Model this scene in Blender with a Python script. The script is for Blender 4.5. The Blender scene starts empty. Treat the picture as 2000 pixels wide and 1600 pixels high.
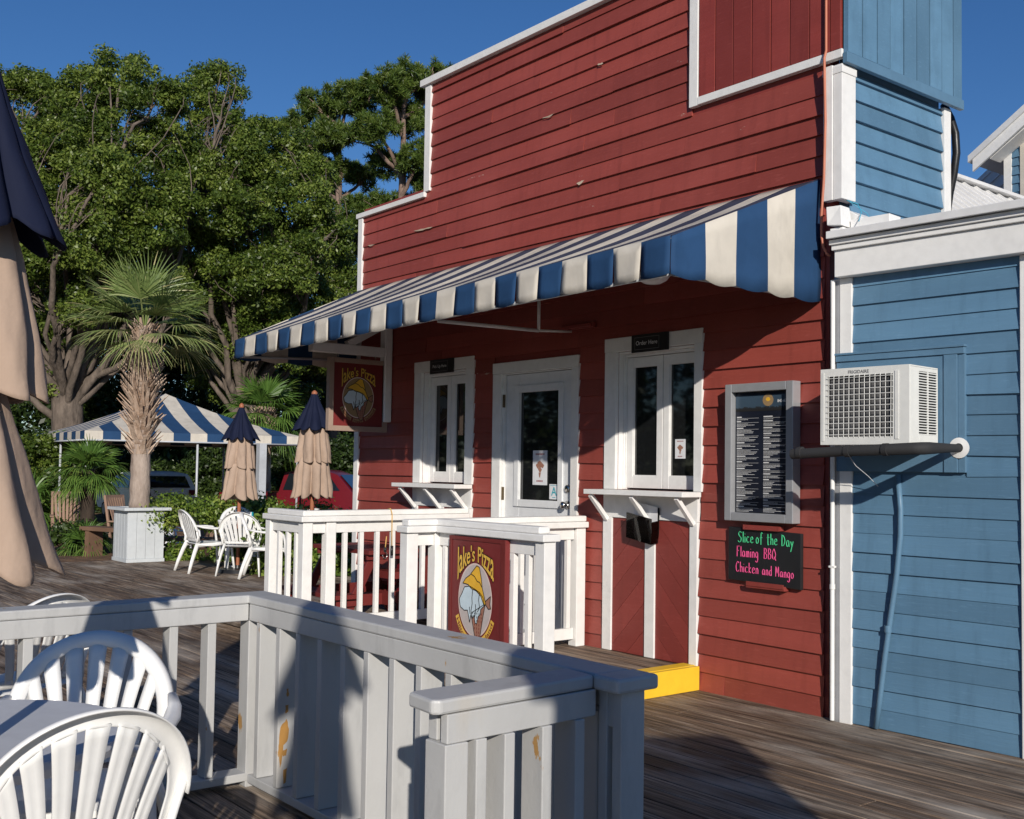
import bpy, bmesh, math, random
import numpy as np
from mathutils import Vector, Matrix
R_ = math.radians
scene = bpy.context.scene
COL = scene.collection
random.seed(7); rng = np.random.default_rng(11)
# ------------------------------------------------------------------ camera
yaw, pitch, roll, FPX, CX, CY = R_(-50.9163), R_(2.4799), R_(0.7947), 2135.3, 1035.25, 825.13
H = 1.5
_c, _s = math.cos(yaw), math.sin(yaw)
CF = np.array([_s*math.cos(pitch), _c*math.cos(pitch), math.sin(pitch)])
_r0 = np.array([_c, -_s, 0.]); _u0 = np.cross(_r0, CF)
CR = _r0*math.cos(roll)+_u0*math.sin(roll); CU = np.cross(CR, CF)
CP = np.array([4.092, -5.730, H])
cam = bpy.data.cameras.new('camera'); camo = bpy.data.objects.new('camera', cam); COL.objects.link(camo)
cam.sensor_width = 36; cam.sensor_fit = 'HORIZONTAL'; cam.lens = FPX/2000*36
cam.shift_x = -(CX-1000)/2000; cam.shift_y = (CY-800)/2000
cam.clip_start = 0.05; cam.clip_end = 2000
camo.matrix_world = Matrix(((CR[0], CU[0], -CF[0], CP[0]), (CR[1], CU[1], -CF[1], CP[1]), (CR[2], CU[2], -CF[2], CP[2]), (0, 0, 0, 1)))
scene.camera = camo
def on(px, py, ax, v):
    d = CF+CR*(px-CX)/FPX-CU*(py-CY)/FPX
    return CP+d*((v-CP[ax])/d[ax])
def far(px, dep, z=0.):
    """a place at pixel column px, a horizontal distance dep in front of the camera, height z"""
    lat = (px-CX)/FPX*dep
    return Vector((CP[0]-.7763*dep+.6304*lat, CP[1]+.6304*dep+.7763*lat, z))
def hz(px, py, dep):
    return H+((905+.0139*(px-90))-py)/FPX*dep
# ------------------------------------------------------------------ world, sun, exposure
SUN = Vector((2.26, -1.36, 0.99)).normalized()
elev = math.asin(SUN.z); azim = math.atan2(SUN.x, SUN.y)
w = bpy.data.worlds.new('World'); scene.world = w; w.use_nodes = True
nt = w.node_tree; bg = nt.nodes['Background']
sky = nt.nodes.new('ShaderNodeTexSky'); sky.sky_type = 'NISHITA'; sky.sun_disc = False
sky.sun_elevation = elev; sky.sun_rotation = azim; sky.air_density = 1.0; sky.dust_density = 0.0; sky.ozone_density = 5.0; sky.altitude = 0
hs_ = nt.nodes.new('ShaderNodeHueSaturation'); hs_.inputs['Saturation'].default_value = 1.15; hs_.inputs['Hue'].default_value = .508; nt.links.new(sky.outputs[0], hs_.inputs['Color']); nt.links.new(hs_.outputs[0], bg.inputs[0]); bg.inputs[1].default_value = 0.083
sl = bpy.data.lights.new('sun', 'SUN'); so = bpy.data.objects.new('sun', sl); COL.objects.link(so)
sl.energy = 4.6; sl.angle = R_(0.55); sl.color = (1.0, .93, .83)
so.rotation_euler = SUN.to_track_quat('Z', 'Y').to_euler(); so.location = (30, -20, 20)
scene.view_settings.view_transform = 'Standard'; scene.view_settings.look = 'None'
scene.view_settings.exposure = 0.0; scene.view_settings.gamma = 1; scene.view_settings.use_curve_mapping = False
scene.render.engine = 'CYCLES'
scene.cycles.max_bounces = 8; scene.cycles.transparent_max_bounces = 12

# ------------------------------------------------------------------ materials
class NB:
    def __init__(s, name):
        s.m = bpy.data.materials.new(name); s.m.use_nodes = True; s.t = s.m.node_tree; s.p = s.t.nodes['Principled BSDF']
        s.tc = s.t.nodes.new('ShaderNodeTexCoord')
    def n(s, ty, **k):
        o = s.t.nodes.new(ty)
        for a, v in k.items():
            if a in o.inputs: o.inputs[a].default_value = v
            else: setattr(o, a, v)
        return o
    def l(s, a, b): s.t.links.new(a, b)
    def noise(s, scale, detail=4, stretch=(1, 1, 1), rough=.55):
        mp = s.n('ShaderNodeMapping'); mp.inputs['Scale'].default_value = stretch
        s.l(s.tc.outputs['Object'], mp.inputs['Vector'])
        nz = s.n('ShaderNodeTexNoise', Scale=scale, Detail=detail, Roughness=rough); s.l(mp.outputs[0], nz.inputs['Vector'])
        return nz.outputs['Fac']
    def ramp(s, fac, stops):
        r = s.n('ShaderNodeValToRGB'); e = r.color_ramp.elements
        while len(e) < len(stops): e.new(.5)
        for i, (p, c) in enumerate(stops):
            e[i].position = p; e[i].color = (*c, 1) if len(c) == 3 else c
        s.l(fac, r.inputs[0]); return r.outputs[0]
    def mix(s, fac, a, b, mode='MIX'):
        m = s.n('ShaderNodeMix', data_type='RGBA', blend_type=mode)
        for i, v in ((0, fac), (6, a), (7, b)):
            if hasattr(v, 'links'): s.l(v, m.inputs[i])
            else: m.inputs[i].default_value = v if i == 0 else ((*v, 1) if len(v) == 3 else v)
        return m.outputs[2]
    def bump(s, fac, st=.3, dist=.01):
        b = s.n('ShaderNodeBump', Strength=st, Distance=dist); s.l(fac, b.inputs['Height']); s.l(b.outputs[0], s.p.inputs['Normal'])
    def attr(s, name):
        a = s.n('ShaderNodeAttribute'); a.attribute_name = name; return a.outputs['Fac']
def dark(c, k): return tuple(v*k for v in c)
def paint(name, col, rough=.55, chip=None, var=.12, grime=None, grain=(1, 1, 1), bump=.25, vscale=2.0):
    b = NB(name)
    n1 = b.noise(vscale, 5, grain)
    c = b.ramp(n1, [(.3, dark(col, 1-var)), (.5, col), (.72, tuple(min(1, v*(1+var)) for v in col))])
    n2 = b.noise(14, 6, tuple(g*1.0 for g in grain))
    c = b.mix(b.ramp(n2, [(.42, (0, 0, 0)), (.8, (.5, .5, .5))]), c, dark(col, .8))
    if grime:
        n4 = b.noise(1.1, 6, (1, 1, .35)); c = b.mix(b.ramp(n4, [(.55, (0, 0, 0)), (.78, (.55,)*3)]), c, grime)
    if chip:
        n3 = b.noise(chip[1], 8, tuple(g*1.0 for g in grain), .7)
        c = b.mix(b.ramp(n3, [(chip[2], (0, 0, 0)), (chip[2]+.012, (1, 1, 1))]), c, chip[0])
    b.l(c, b.p.inputs['Base Color']); b.p.inputs['Roughness'].default_value = rough
    b.p.inputs['Specular IOR Level'].default_value = .35
    if bump: b.bump(b.noise(30, 6, grain), bump, .004)
    return b.m
GX = (.12, 1, 1)
M = {}
def boardpaint(name, col, bare, thr=.735, rough=.5):
    """painted clapboard: each board a slightly different tone (attribute), faint grain, chips to bare wood"""
    b = NB(name)
    at = b.attr('tone')
    base = b.ramp(at, [(0, dark(col, .76)), (.5, col), (1, tuple(min(1, v*1.16) for v in col))])
    n1 = b.noise(3.0, 6, (.22, 1, 2)); base = b.mix(b.ramp(n1, [(.35, (.0,)*3), (.75, (.55,)*3)]), base, dark(col, .74))
    n5 = b.noise(1.2, 3, (1, 1, 1)); base = b.mix(b.ramp(n5, [(.45, (.0,)*3), (.75, (.4,)*3)]), base, tuple(min(1, v*1.25+.015) for v in col))
    n6 = b.noise(9, 5, (1.6, 1, .22), .6); base = b.mix(b.ramp(n6, [(.5, (0,)*3), (.78, (.5,)*3)]), base, dark(col, .62))
    n7 = b.noise(26, 4, (.5, 1, 3), .6); base = b.mix(b.ramp(n7, [(.58, (0,)*3), (.75, (.35,)*3)]), base, tuple(min(1, v*1.3+.03) for v in col))
    n3 = b.noise(3.1, 10, (.38, 1, 2.4), .72)
    c = b.mix(b.ramp(n3, [(thr, (0, 0, 0)), (thr+.012, (1, 1, 1))]), base, bare)
    b.l(c, b.p.inputs['Base Color']); b.p.inputs['Roughness'].default_value = rough; b.p.inputs['Specular IOR Level'].default_value = .4
    b.bump(b.noise(18, 7, (.1, 1, 3), .65), .32, .006)
    return b.m
M['red'] = boardpaint('red_clapboard_paint', (.29, .058, .044), (.60, .50, .42), .672)
M['red2'] = boardpaint('red_board_paint', (.245, .042, .034), (.55, .46, .38), .70)
M['blue'] = boardpaint('blue_clapboard_paint', (.100, .205, .315), (.38, .30, .22), .72)
M['bluet'] = paint('blue_trim_paint', (.10, .195, .295), .45, var=.08)
M['white'] = paint('white_trim_paint', (.76, .755, .74), .5, var=.05, chip=((.45, .40, .33), 6, .76), grime=(.62, .60, .56))
M['rail'] = paint('white_rail_paint', (.79, .78, .76), .5, var=.05, grime=(.62, .60, .57), chip=((.5, .45, .38), 7, .78))
def railgrey():
    b = NB('grey_rail_paint'); col = (.46, .46, .455)
    n1 = b.noise(2.2, 5, (1, 1, .4)); c = b.ramp(n1, [(.3, dark(col, .9)), (.7, dark(col, 1.08))])
    n4 = b.noise(1.7, 5, (2, 2, .5)); c = b.mix(b.ramp(n4, [(.62, (0, 0, 0)), (.8, (.5,)*3)]), c, (.50, .42, .30))
    n9 = b.noise(7, 7, (1.5, 1.5, .4), .65); c = b.mix(b.ramp(n9, [(.54, (0, 0, 0)), (.75, (.55,)*3)]), c, (.30, .30, .30))
    n3 = b.noise(3.3, 8, (2, 2, .6), .62); c = b.mix(b.ramp(n3, [(.685, (0, 0, 0)), (.69, (1, 1, 1))]), c, (.40, .23, .08))
    b.l(c, b.p.inputs['Base Color']); b.p.inputs['Roughness'].default_value = .42
    n8 = b.noise(11, 6, (1, 1, 1), .7); b.bump(n8, .45, .005); return b.m
M['grey'] = railgrey()
M['door'] = paint('door_paint', (.70, .71, .72), .4, var=.03, bump=.05)
M['yellow'] = paint('yellow_edge_paint', (.80, .50, .03), .55, chip=((.12, .09, .05), 6, .68), var=.08)
M['planter'] = paint('planter_paint', (.55, .58, .60), .5, var=.06)
M['resin'] = paint('white_resin', (.78, .78, .77), .32, var=.02, bump=.04)
M['tablewhite'] = paint('grey_table_resin', (.60, .61, .64), .38, var=.03, bump=.05)
M['acwhite'] = paint('ac_plastic', (.70, .70, .67), .4, var=.03, bump=.04)
M['dark'] = paint('dark_void', (.012, .012, .013), .8, bump=0)
M['fin'] = paint('condenser_fins', (.16, .16, .165), .45, bump=.2)
M['black'] = paint('black_plastic', (.015, .015, .016), .35, var=.1)
M['blackpipe'] = paint('black_pipe_foam', (.028, .028, .030), .75, var=.2)
M['alu'] = paint('aluminium_frame', (.38, .39, .41), .38, var=.04, bump=.05); M['alu'].node_tree.nodes['Principled BSDF'].inputs['Metallic'].default_value = .35
M['steel'] = paint('chrome', (.55, .54, .52), .2, bump=0); M['steel'].node_tree.nodes['Principled BSDF'].inputs['Metallic'].default_value = 1
M['bronze'] = paint('hinge_bronze', (.16, .12, .07), .35, bump=0); M['bronze'].node_tree.nodes['Principled BSDF'].inputs['Metallic'].default_value = .8
M['metalroof'] = paint('white_metal_roof', (.66, .66, .66), .45, var=.05, bump=.05)
M['cordred'] = paint('orange_cord', (.50, .17, .10), .5, bump=0)
M['cordyel'] = paint('tan_rope', (.62, .38, .12), .6, bump=0)
M['cyan'] = paint('cyan_string', (.05, .38, .55), .6, bump=0)
M['chalk'] = paint('chalkboard', (.014, .015, .017), .5, var=.25, bump=.05)
def plain(name, col, rough=.8):
    b = NB(name); n = b.noise(60, 3); b.l(b.ramp(n, [(.35, dark(col, .8)), (.6, col)]), b.p.inputs['Base Color']); b.p.inputs['Roughness'].default_value = rough; return b.m
M['green'] = plain('green_chalk', (.07, .60, .27))
M['pink'] = plain('pink_chalk', (.80, .09, .28))
M['ink'] = paint('white_ink', (.72, .72, .72), .6, bump=0)
M['paper'] = paint('white_paper', (.72, .73, .75), .6, bump=0, var=.02)
M['inkred'] = paint('red_ink', (.28, .05, .06), .6, bump=0)
M['inkteal'] = paint('teal_ink', (.02, .34, .42), .5, bump=0)
M['gold'] = paint('sign_gold', (.72, .44, .07), .45, var=.15)
M['hat'] = paint('sign_yellow', (.74, .42, .04), .5, var=.12, vscale=8)
M['ice'] = paint('sign_pale_blue', (.55, .66, .72), .5, var=.06)
M['cone'] = paint('sign_brown', (.33, .16, .11), .5, var=.15)
M['ovalA'] = paint('sign_oval_grey', (.50, .44, .42), .5, var=.06)
M['ovalB'] = paint('sign_oval_tan', (.30, .20, .10), .5, var=.1)
M['pinkrim'] = paint('sign_rim', (.66, .52, .47), .5)
M['signred'] = paint('sign_maroon', (.17, .025, .025), .42, var=.15, vscale=5, grain=(1, 1, .3))
M['signwood'] = paint('sign_frame_wood', (.33, .24, .19), .6, var=.15)
M['menu'] = paint('menu_print', (.012, .015, .026), .3, var=.4, bump=0)
M['menusky'] = paint('menu_photo_sky', (.045, .075, .11), .3, var=.3, bump=0)
M['rock'] = paint('teak_wood', (.27, .17, .12), .7, var=.2, grain=(1, 1, .2))
M['brownwood'] = paint('brown_timber', (.17, .10, .065), .7, var=.2)
M['redtable'] = paint('red_picnic_paint', (.15, .022, .02), .5, var=.12)
M['carwhite'] = paint('car_white', (.82, .84, .86), .25, bump=0, var=.02)
M['carred'] = paint('car_red', (.13, .006, .012), .25, bump=0, var=.05)
M['rubber'] = paint('rubber', (.02, .02, .02), .8)
M['pole'] = paint('galvanised_pole', (.45, .47, .50), .4, bump=0)
M['umwood'] = paint('umbrella_pole_wood', (.33, .12, .06), .5)
def fabric(name, col, rough=.8, tr=.25, wr=.4):
    b = NB(name)
    n = b.noise(3.0, 4); c = b.ramp(n, [(.3, dark(col, .86)), (.7, dark(col, 1.06))]); c = b.mix(b.ramp(b.noise(5, 7, (1, 1, .4), .65), [(.52, (0,)*3), (.8, (.6,)*3)]), c, dark(col, .6)); b.l(c, b.p.inputs['Base Color'])
    b.p.inputs['Roughness'].default_value = rough; b.p.inputs['Specular IOR Level'].default_value = .2
    b.bump(b.noise(7, 4), wr, .012)
    tl = b.n('ShaderNodeBsdfTranslucent'); b.l(c, tl.inputs['Color']); mx = b.n('ShaderNodeMixShader'); mx.inputs[0].default_value = tr
    out = [n for n in b.t.nodes if n.type == 'OUTPUT_MATERIAL'][0]
    b.l(b.p.outputs[0], mx.inputs[1]); b.l(tl.outputs[0], mx.inputs[2]); b.l(mx.outputs[0], out.inputs['Surface'])
    return b.m
M['cream'] = fabric('cream_canvas', (.66, .61, .53), tr=.12)
M['navyblue'] = fabric('blue_canvas', (.020, .062, .150), tr=.05)
M['stripe_dark'] = fabric('navy_top_canvas', (.05, .06, .10), tr=.03)
M['tan'] = fabric('tan_canvas', (.44, .325, .25), tr=.08, wr=.8)
M['navy'] = fabric('navy_canvas', (.008, .012, .035), tr=.02)
def glassm(name, tint, spec=.5):
    b = NB(name); b.p.inputs['Base Color'].default_value = (*tint, 1); b.p.inputs['Roughness'].default_value = .03
    b.p.inputs['IOR'].default_value = 1.5; b.p.inputs['Specular IOR Level'].default_value = spec
    return b.m
M['glass'] = glassm('window_glass_dark', (.006, .007, .008))
M['carglass'] = glassm('car_glass', (.01, .014, .018))
def clearm():
    b = NB('clear_plastic'); tr = b.n('ShaderNodeBsdfTransparent'); gl = b.n('ShaderNodeBsdfGlossy', Roughness=.02)
    fr = b.n('ShaderNodeFresnel', IOR=1.5); mx = b.n('ShaderNodeMixShader'); b.l(fr.outputs[0], mx.inputs[0]); b.l(tr.outputs[0], mx.inputs[1]); b.l(gl.outputs[0], mx.inputs[2])
    out = [n for n in b.t.nodes if n.type == 'OUTPUT_MATERIAL'][0]; b.l(mx.outputs[0], out.inputs['Surface']); return b.m
M['clear'] = clearm(); M['glass2'] = glassm('window_glass', (.010, .011, .012), 1.0)
def deckm():
    b = NB('weathered_deck_boards'); at = b.attr('tone')
    col = b.ramp(at, [(0, (.15, .098, .062)), (.35, (.27, .185, .125)), (.7, (.35, .26, .185)), (1, (.43, .34, .26))])
    g = b.noise(9, 9, (.09, 2.4, 1), .68)
    col = b.mix(b.ramp(g, [(.38, (.95,)*3), (.56, (0, 0, 0))]), col, (.030, .019, .013))
    g5 = b.noise(34, 8, (.045, 2.2, 1), .7); col = b.mix(b.ramp(g5, [(.40, (.8,)*3), (.55, (0,)*3)]), col, (.045, .03, .022))
    g6 = b.noise(60, 5, (.03, 1.6, 1), .7); col = b.mix(b.ramp(g6, [(.56, (0,)*3), (.72, (.7,)*3)]), col, (.50, .44, .38))
    g2 = b.noise(2.0, 6, (.35, 1.2, 1), .6)
    col = b.mix(b.ramp(g2, [(.50, (0, 0, 0)), (.70, (.8,)*3)]), col, (.50, .44, .375))
    g3 = b.noise(.9, 5, (.6, 1.4, 1), .6)
    col = b.mix(b.ramp(g3, [(.5, (0, 0, 0)), (.72, (.7,)*3)]), col, (.050, .034, .025))
    b.l(col, b.p.inputs['Base Color']); b.p.inputs['Roughness'].default_value = .72; b.p.inputs['Specular IOR Level'].default_value = .3
    b.bump(b.noise(14, 9, (.07, 3, 1), .7), .8, .008); return b.m
M['deck'] = deckm()
def groundm():
    b = NB('mulch_ground'); n = b.noise(3, 8, (1, 1, 1), .7)
    c = b.ramp(n, [(.3, (.05, .028, .016)), (.5, (.15, .08, .04)), (.68, (.28, .16, .08)), (.8, (.10, .08, .04))])
    b.l(c, b.p.inputs['Base Color']); b.p.inputs['Roughness'].default_value = .95; b.bump(b.noise(20, 6), 1, .05); return b.m
M['ground'] = groundm()
def leafm(name, c0, c1, c2, tr=.35, rough=.42):
    b = NB(name); at = b.attr('tone')
    c = b.ramp(at, [(0, c0), (.5, c1), (1, c2)]); b.l(c, b.p.inputs['Base Color']); b.p.inputs['Roughness'].default_value = rough
    b.p.inputs['Specular IOR Level'].default_value = .4
    tl = b.n('ShaderNodeBsdfTranslucent'); mx = b.n('ShaderNodeMixShader'); mx.inputs[0].default_value = tr
    tc = b.mix(.5, c, (.12, .20, .02)); b.l(tc, tl.inputs['Color'])
    out = [n for n in b.t.nodes if n.type == 'OUTPUT_MATERIAL'][0]
    b.l(b.p.outputs[0], mx.inputs[1]); b.l(tl.outputs[0], mx.inputs[2]); b.l(mx.outputs[0], out.inputs['Surface']); return b.m
M['oakleaf'] = leafm('oak_leaves', (.042, .074, .012), (.11, .165, .026), (.24, .30, .06))
M['pineleaf'] = leafm('pine_needles', (.034, .068, .012), (.085, .135, .022), (.16, .20, .04), .2)
M['palmleaf'] = leafm('palm_fronds', (.08, .13, .035), (.21, .28, .09), (.50, .44, .22), .25)
M['palmgreen'] = leafm('green_palm_fronds', (.05, .11, .02), (.10, .19, .035), (.20, .28, .06), .25)
M['hedge'] = leafm('hedge_leaves', (.06, .11, .014), (.14, .22, .03), (.32, .38, .08), .3)
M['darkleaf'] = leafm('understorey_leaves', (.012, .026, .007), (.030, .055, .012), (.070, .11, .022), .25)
def barkm(name, a, c):
    b = NB(name); n = b.noise(5, 8, (1, 1, .35), .65); col = b.ramp(n, [(.3, a), (.7, c)]); b.l(col, b.p.inputs['Base Color'])
    b.p.inputs['Roughness'].default_value = .9; b.bump(b.noise(12, 8, (1, 1, .3)), .9, .04); return b.m
M['bark'] = barkm('oak_bark', (.05, .038, .030), (.19, .15, .12))
M['pinebark'] = barkm('pine_bark', (.10, .065, .05), (.27, .19, .15))
M['palmbark'] = barkm('palm_bark', (.17, .12, .095), (.46, .38, .32))
M['boot'] = barkm('palm_boots', (.26, .15, .09), (.56, .45, .36))
M['darkbark'] = barkm('fibre_trunk', (.018, .012, .008), (.06, .04, .028))

# ------------------------------------------------------------------ mesh helpers
class MB:
    def __init__(s): s.v = []; s.f = []; s.mi = []; s.tone = []; s.m = 0; s.t = .5; s.T = None
    def pt(s, p):
        p = Vector(p)
        if s.T is not None: p = s.T @ p
        s.v.append(p[:]); return len(s.v)-1
    def face(s, idx): s.f.append(tuple(idx)); s.mi.append(s.m); s.tone.append(s.t)
    def poly(s, pts): s.face([s.pt(p) for p in pts])
    def box(s, a, b, c=None):
        x0, y0, z0 = [min(a[i], b[i]) for i in range(3)]; x1, y1, z1 = [max(a[i], b[i]) for i in range(3)]
        i = [s.pt(p) for p in ((x0, y0, z0), (x1, y0, z0), (x1, y1, z0), (x0, y1, z0), (x0, y0, z1), (x1, y0, z1), (x1, y1, z1), (x0, y1, z1))]
        for q in ((0, 3, 2, 1), (4, 5, 6, 7), (0, 1, 5, 4), (1, 2, 6, 5), (2, 3, 7, 6), (3, 0, 4, 7)): s.face([i[k] for k in q])
    def hexa(s, p):
        i = [s.pt(q) for q in p]
        for q in ((0, 3, 2, 1), (4, 5, 6, 7), (0, 1, 5, 4), (1, 2, 6, 5), (2, 3, 7, 6), (3, 0, 4, 7)): s.face([i[k] for k in q])
    def bar(s, a, b, w, t, up=(0, 0, 1)):
        """rectangular bar from a to b, w along side, t along up"""
        a = Vector(a); b = Vector(b); d = (b-a).normalized(); up = Vector(up)
        sd = d.cross(up)
        if sd.length < 1e-4: sd = d.cross(Vector((1, 0, 0)))
        sd.normalize(); u = sd.cross(d)
        sd = sd*w/2; u = u*t/2
        s.hexa([a-sd-u, a+sd-u, b+sd-u, b-sd-u, a-sd+u, a+sd+u, b+sd+u, b-sd+u])
    def tube(s, pts, rad, n=8, cap=True, flat=1.0, up=None):
        pts = [Vector(p) for p in pts]; rings = []
        if not hasattr(rad, '__len__'): rad = [rad]*len(pts)
        prev = None
        for k, p in enumerate(pts):
            d = (pts[min(k+1, len(pts)-1)]-pts[max(k-1, 0)])
            if d.length < 1e-9: d = Vector((0, 0, 1))
            d.normalize()
            if up is not None: a = Vector(up)
            elif prev is None: a = Vector((0, 0, 1)) if abs(d.z) < .9 else Vector((1, 0, 0))
            else: a = prev
            sd = d.cross(a)
            if sd.length < 1e-5: sd = d.cross(Vector((1, .3, 0)))
            sd.normalize(); u = sd.cross(d).normalized(); prev = u
            rings.append([s.pt(p+sd*rad[k]*math.cos(t)+u*rad[k]*flat*math.sin(t)) for t in [2*math.pi*(j+.5)/n for j in range(n)]])
        for A, B in zip(rings, rings[1:]):
            for j in range(n): s.face((A[j], A[(j+1) % n], B[(j+1) % n], B[j]))
        if cap: s.face(rings[0][::-1]); s.face(rings[-1])
    def lathe(s, c, prof, n=24, mod=None):
        rings = []
        for k, (r, z) in enumerate(prof):
            rings.append([s.pt((c[0]+(r*(mod(t, k) if mod else 1))*math.cos(t), c[1]+(r*(mod(t, k) if mod else 1))*math.sin(t), c[2]+z)) for t in [2*math.pi*j/n for j in range(n)]])
        for A, B in zip(rings, rings[1:]):
            for j in range(n): s.face((A[j], A[(j+1) % n], B[(j+1) % n], B[j]))
        return rings
    def strip(s, A, B):
        """quad strip between two point lists"""
        ia = [s.pt(p) for p in A]; ib = [s.pt(p) for p in B]
        for k in range(len(ia)-1): s.face((ia[k], ia[k+1], ib[k+1], ib[k]))
    def build(s, name, mats, parent=None, smooth=False, bevel=0, solid=0, sub=0, autosm=None):
        me = bpy.data.meshes.new(name); me.from_pydata(s.v, [], s.f); 
        if not isinstance(mats, (list, tuple)): mats = [mats]
        for m in mats: me.materials.append(m)
        me.polygons.foreach_set('material_index', s.mi)
        a = me.attributes.new('tone', 'FLOAT', 'FACE'); a.data.foreach_set('value', s.tone)
        if smooth: me.polygons.foreach_set('use_smooth', [True]*len(s.f))
        me.update()
        if smooth:
            bm = bmesh.new(); bm.from_mesh(me); bmesh.ops.remove_doubles(bm, verts=bm.verts, dist=2e-5); bm.to_mesh(me); bm.free()
        o = bpy.data.objects.new(name, me); COL.objects.link(o)
        if parent is not None: o.parent = parent
        if autosm: me.set_sharp_from_angle(angle=R_(autosm))
        if solid: md = o.modifiers.new('solid', 'SOLIDIFY'); md.thickness = solid; md.offset = 0
        if sub: md = o.modifiers.new('sub', 'SUBSURF'); md.levels = sub; md.render_levels = sub
        if bevel:
            md = o.modifiers.new('bevel', 'BEVEL'); md.width = bevel; md.segments = 2; md.limit_method = 'ANGLE'; md.angle_limit = R_(40)
        return o
def npmesh(name, V, F, tone, mat, parent=None, smooth=False):
    """V (n,3), F (m,k) numpy -> object, k constant"""
    me = bpy.data.meshes.new(name); n, m, k = len(V), len(F), F.shape[1]
    me.vertices.add(n); me.vertices.foreach_set('co', V.astype(np.float32).ravel())
    me.loops.add(m*k); me.loops.foreach_set('vertex_index', F.astype(np.int32).ravel())
    me.polygons.add(m); me.polygons.foreach_set('loop_start', np.arange(0, m*k, k, dtype=np.int32))
    me.update(calc_edges=True)
    a = me.attributes.new('tone', 'FLOAT', 'FACE'); a.data.foreach_set('value', tone.astype(np.float32))
    me.materials.append(mat)
    o = bpy.data.objects.new(name, me); COL.objects.link(o)
    if parent is not None: o.parent = parent
    return o
def thing(name, label, cat, loc=(0, 0, 0), rz=0, group=None):
    o = bpy.data.objects.new(name, None); COL.objects.link(o); o.location = loc; o.rotation_euler = (0, 0, rz)
    o['label'] = label; o['category'] = cat
    if group: o['group'] = group
    return o
def tag(o, label, cat, group=None):
    o['label'] = label; o['category'] = cat
    if group: o['group'] = group
    return o
def dup(root, loc, rz, label, group=None):
    r = root.copy(); COL.objects.link(r); r.location = loc; r.rotation_euler = (0, 0, rz); r['label'] = label
    if group: r['group'] = group
    for ch in list(root.children):
        c = ch.copy(); COL.objects.link(c); c.parent = r
        for g in ch.children:
            d = g.copy(); COL.objects.link(d); d.parent = c
    return r
def structure(o): o['kind'] = 'structure'; return o

# ------------------------------------------------------------------ text helpers
def textgeo(s, size=1.0, bold=0.0):
    cu = bpy.data.curves.new('t', 'FONT'); cu.body = s; cu.size = size; cu.align_x = 'CENTER'; cu.offset = bold; cu.resolution_u = 3
    o = bpy.data.objects.new('t', cu); COL.objects.link(o)
    dg = bpy.context.evaluated_depsgraph_get(); me = bpy.data.meshes.new_from_object(o.evaluated_get(dg))
    V = [tuple(v.co) for v in me.vertices]; F = [tuple(p.vertices) for p in me.polygons]
    bpy.data.objects.remove(o); bpy.data.curves.remove(cu); bpy.data.meshes.remove(me)
    return V, F
def addtext(mb, s, size, fn, bold=0.0):
    V, F = textgeo(s, 1.0, bold); base = len(mb.v)
    for x, y, z in V: mb.pt(fn(x*size, y*size))
    for f in F: mb.face([base+i for i in f])
# ------------------------------------------------------------------ lighting-independent structure: clapboards
def clapboards(mb, x0, x1, z0, z1, e, openings=(), butt=2.6, off=.019, lo=.003, edges=None, jit=.0028, gapseed=1):
    """lapped boards on plane y=0 facing -y (mb.T places it). edges(z)->(xl,xr) outline."""
    rr = random.Random(gapseed); k = 0; z = z0
    while z < z1-1e-4:
        zt = min(z+e, z1); zm = (z+zt)/2
        xl, xr = edges(zm) if edges else (x0, x1)
        iv = [(xl, xr)]
        for (a, b, c, d) in openings:
            if c < zm < d:
                nv = []
                for (p, q) in iv:
                    if b <= p or a >= q: nv.append((p, q)); continue
                    if a > p: nv.append((p, a))
                    if b < q: nv.append((b, q))
                iv = nv
        for (p, q) in iv:
            cuts = [p]; c = p+rr.uniform(.3, 1)*butt
            while c < q-.25: cuts.append(c); c += butt*rr.uniform(.7, 1.3)
            cuts.append(q)
            for a, b in zip(cuts, cuts[1:]):
                b2 = b-(.0025 if b < q-.001 else 0)
                t = rr.random(); mb.t = t
                o1 = off+rr.uniform(-jit, jit)*2; dz = rr.uniform(-jit, jit)*1.4; dz2 = rr.uniform(-jit, jit)*1.4
                n = max(1, int((b-a)/.5)); 
                for i in range(n):
                    u0 = a+(b2-a)*i/n; u1 = a+(b2-a)*(i+1)/n
                    za = z+dz+(dz2-dz)*i/n; zb = z+dz+(dz2-dz)*(i+1)/n
                    mb.hexa([(u0, -o1, za), (u1, -o1, zb), (u1, .0, zb), (u0, .0, za),
                             (u0, -lo, zt+.004), (u1, -lo, zt+.004), (u1, .0, zt+.004), (u0, .0, zt+.004)])
        z = zt; k += 1
def wallgrid(mb, x0, x1, z0, z1, holes, y0, y1):
    xs = sorted({x0, x1, *[h[0] for h in holes], *[h[1] for h in holes]}); zs = sorted({z0, z1, *[h[2] for h in holes], *[h[3] for h in holes]})
    for a, b in zip(xs, xs[1:]):
        run = None
        for c, d in zip(zs, zs[1:]):
            inside = any(h[0] <= (a+b)/2 <= h[1] and h[2] <= (c+d)/2 <= h[3] for h in holes)
            if not inside:
                run = (run[0], d) if run else (c, d)
            if inside and run: mb.box((a, y0, run[0]), (b, y1, run[1])); run = None
        if run: mb.box((a, y0, run[0]), (b, y1, run[1]))

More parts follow.
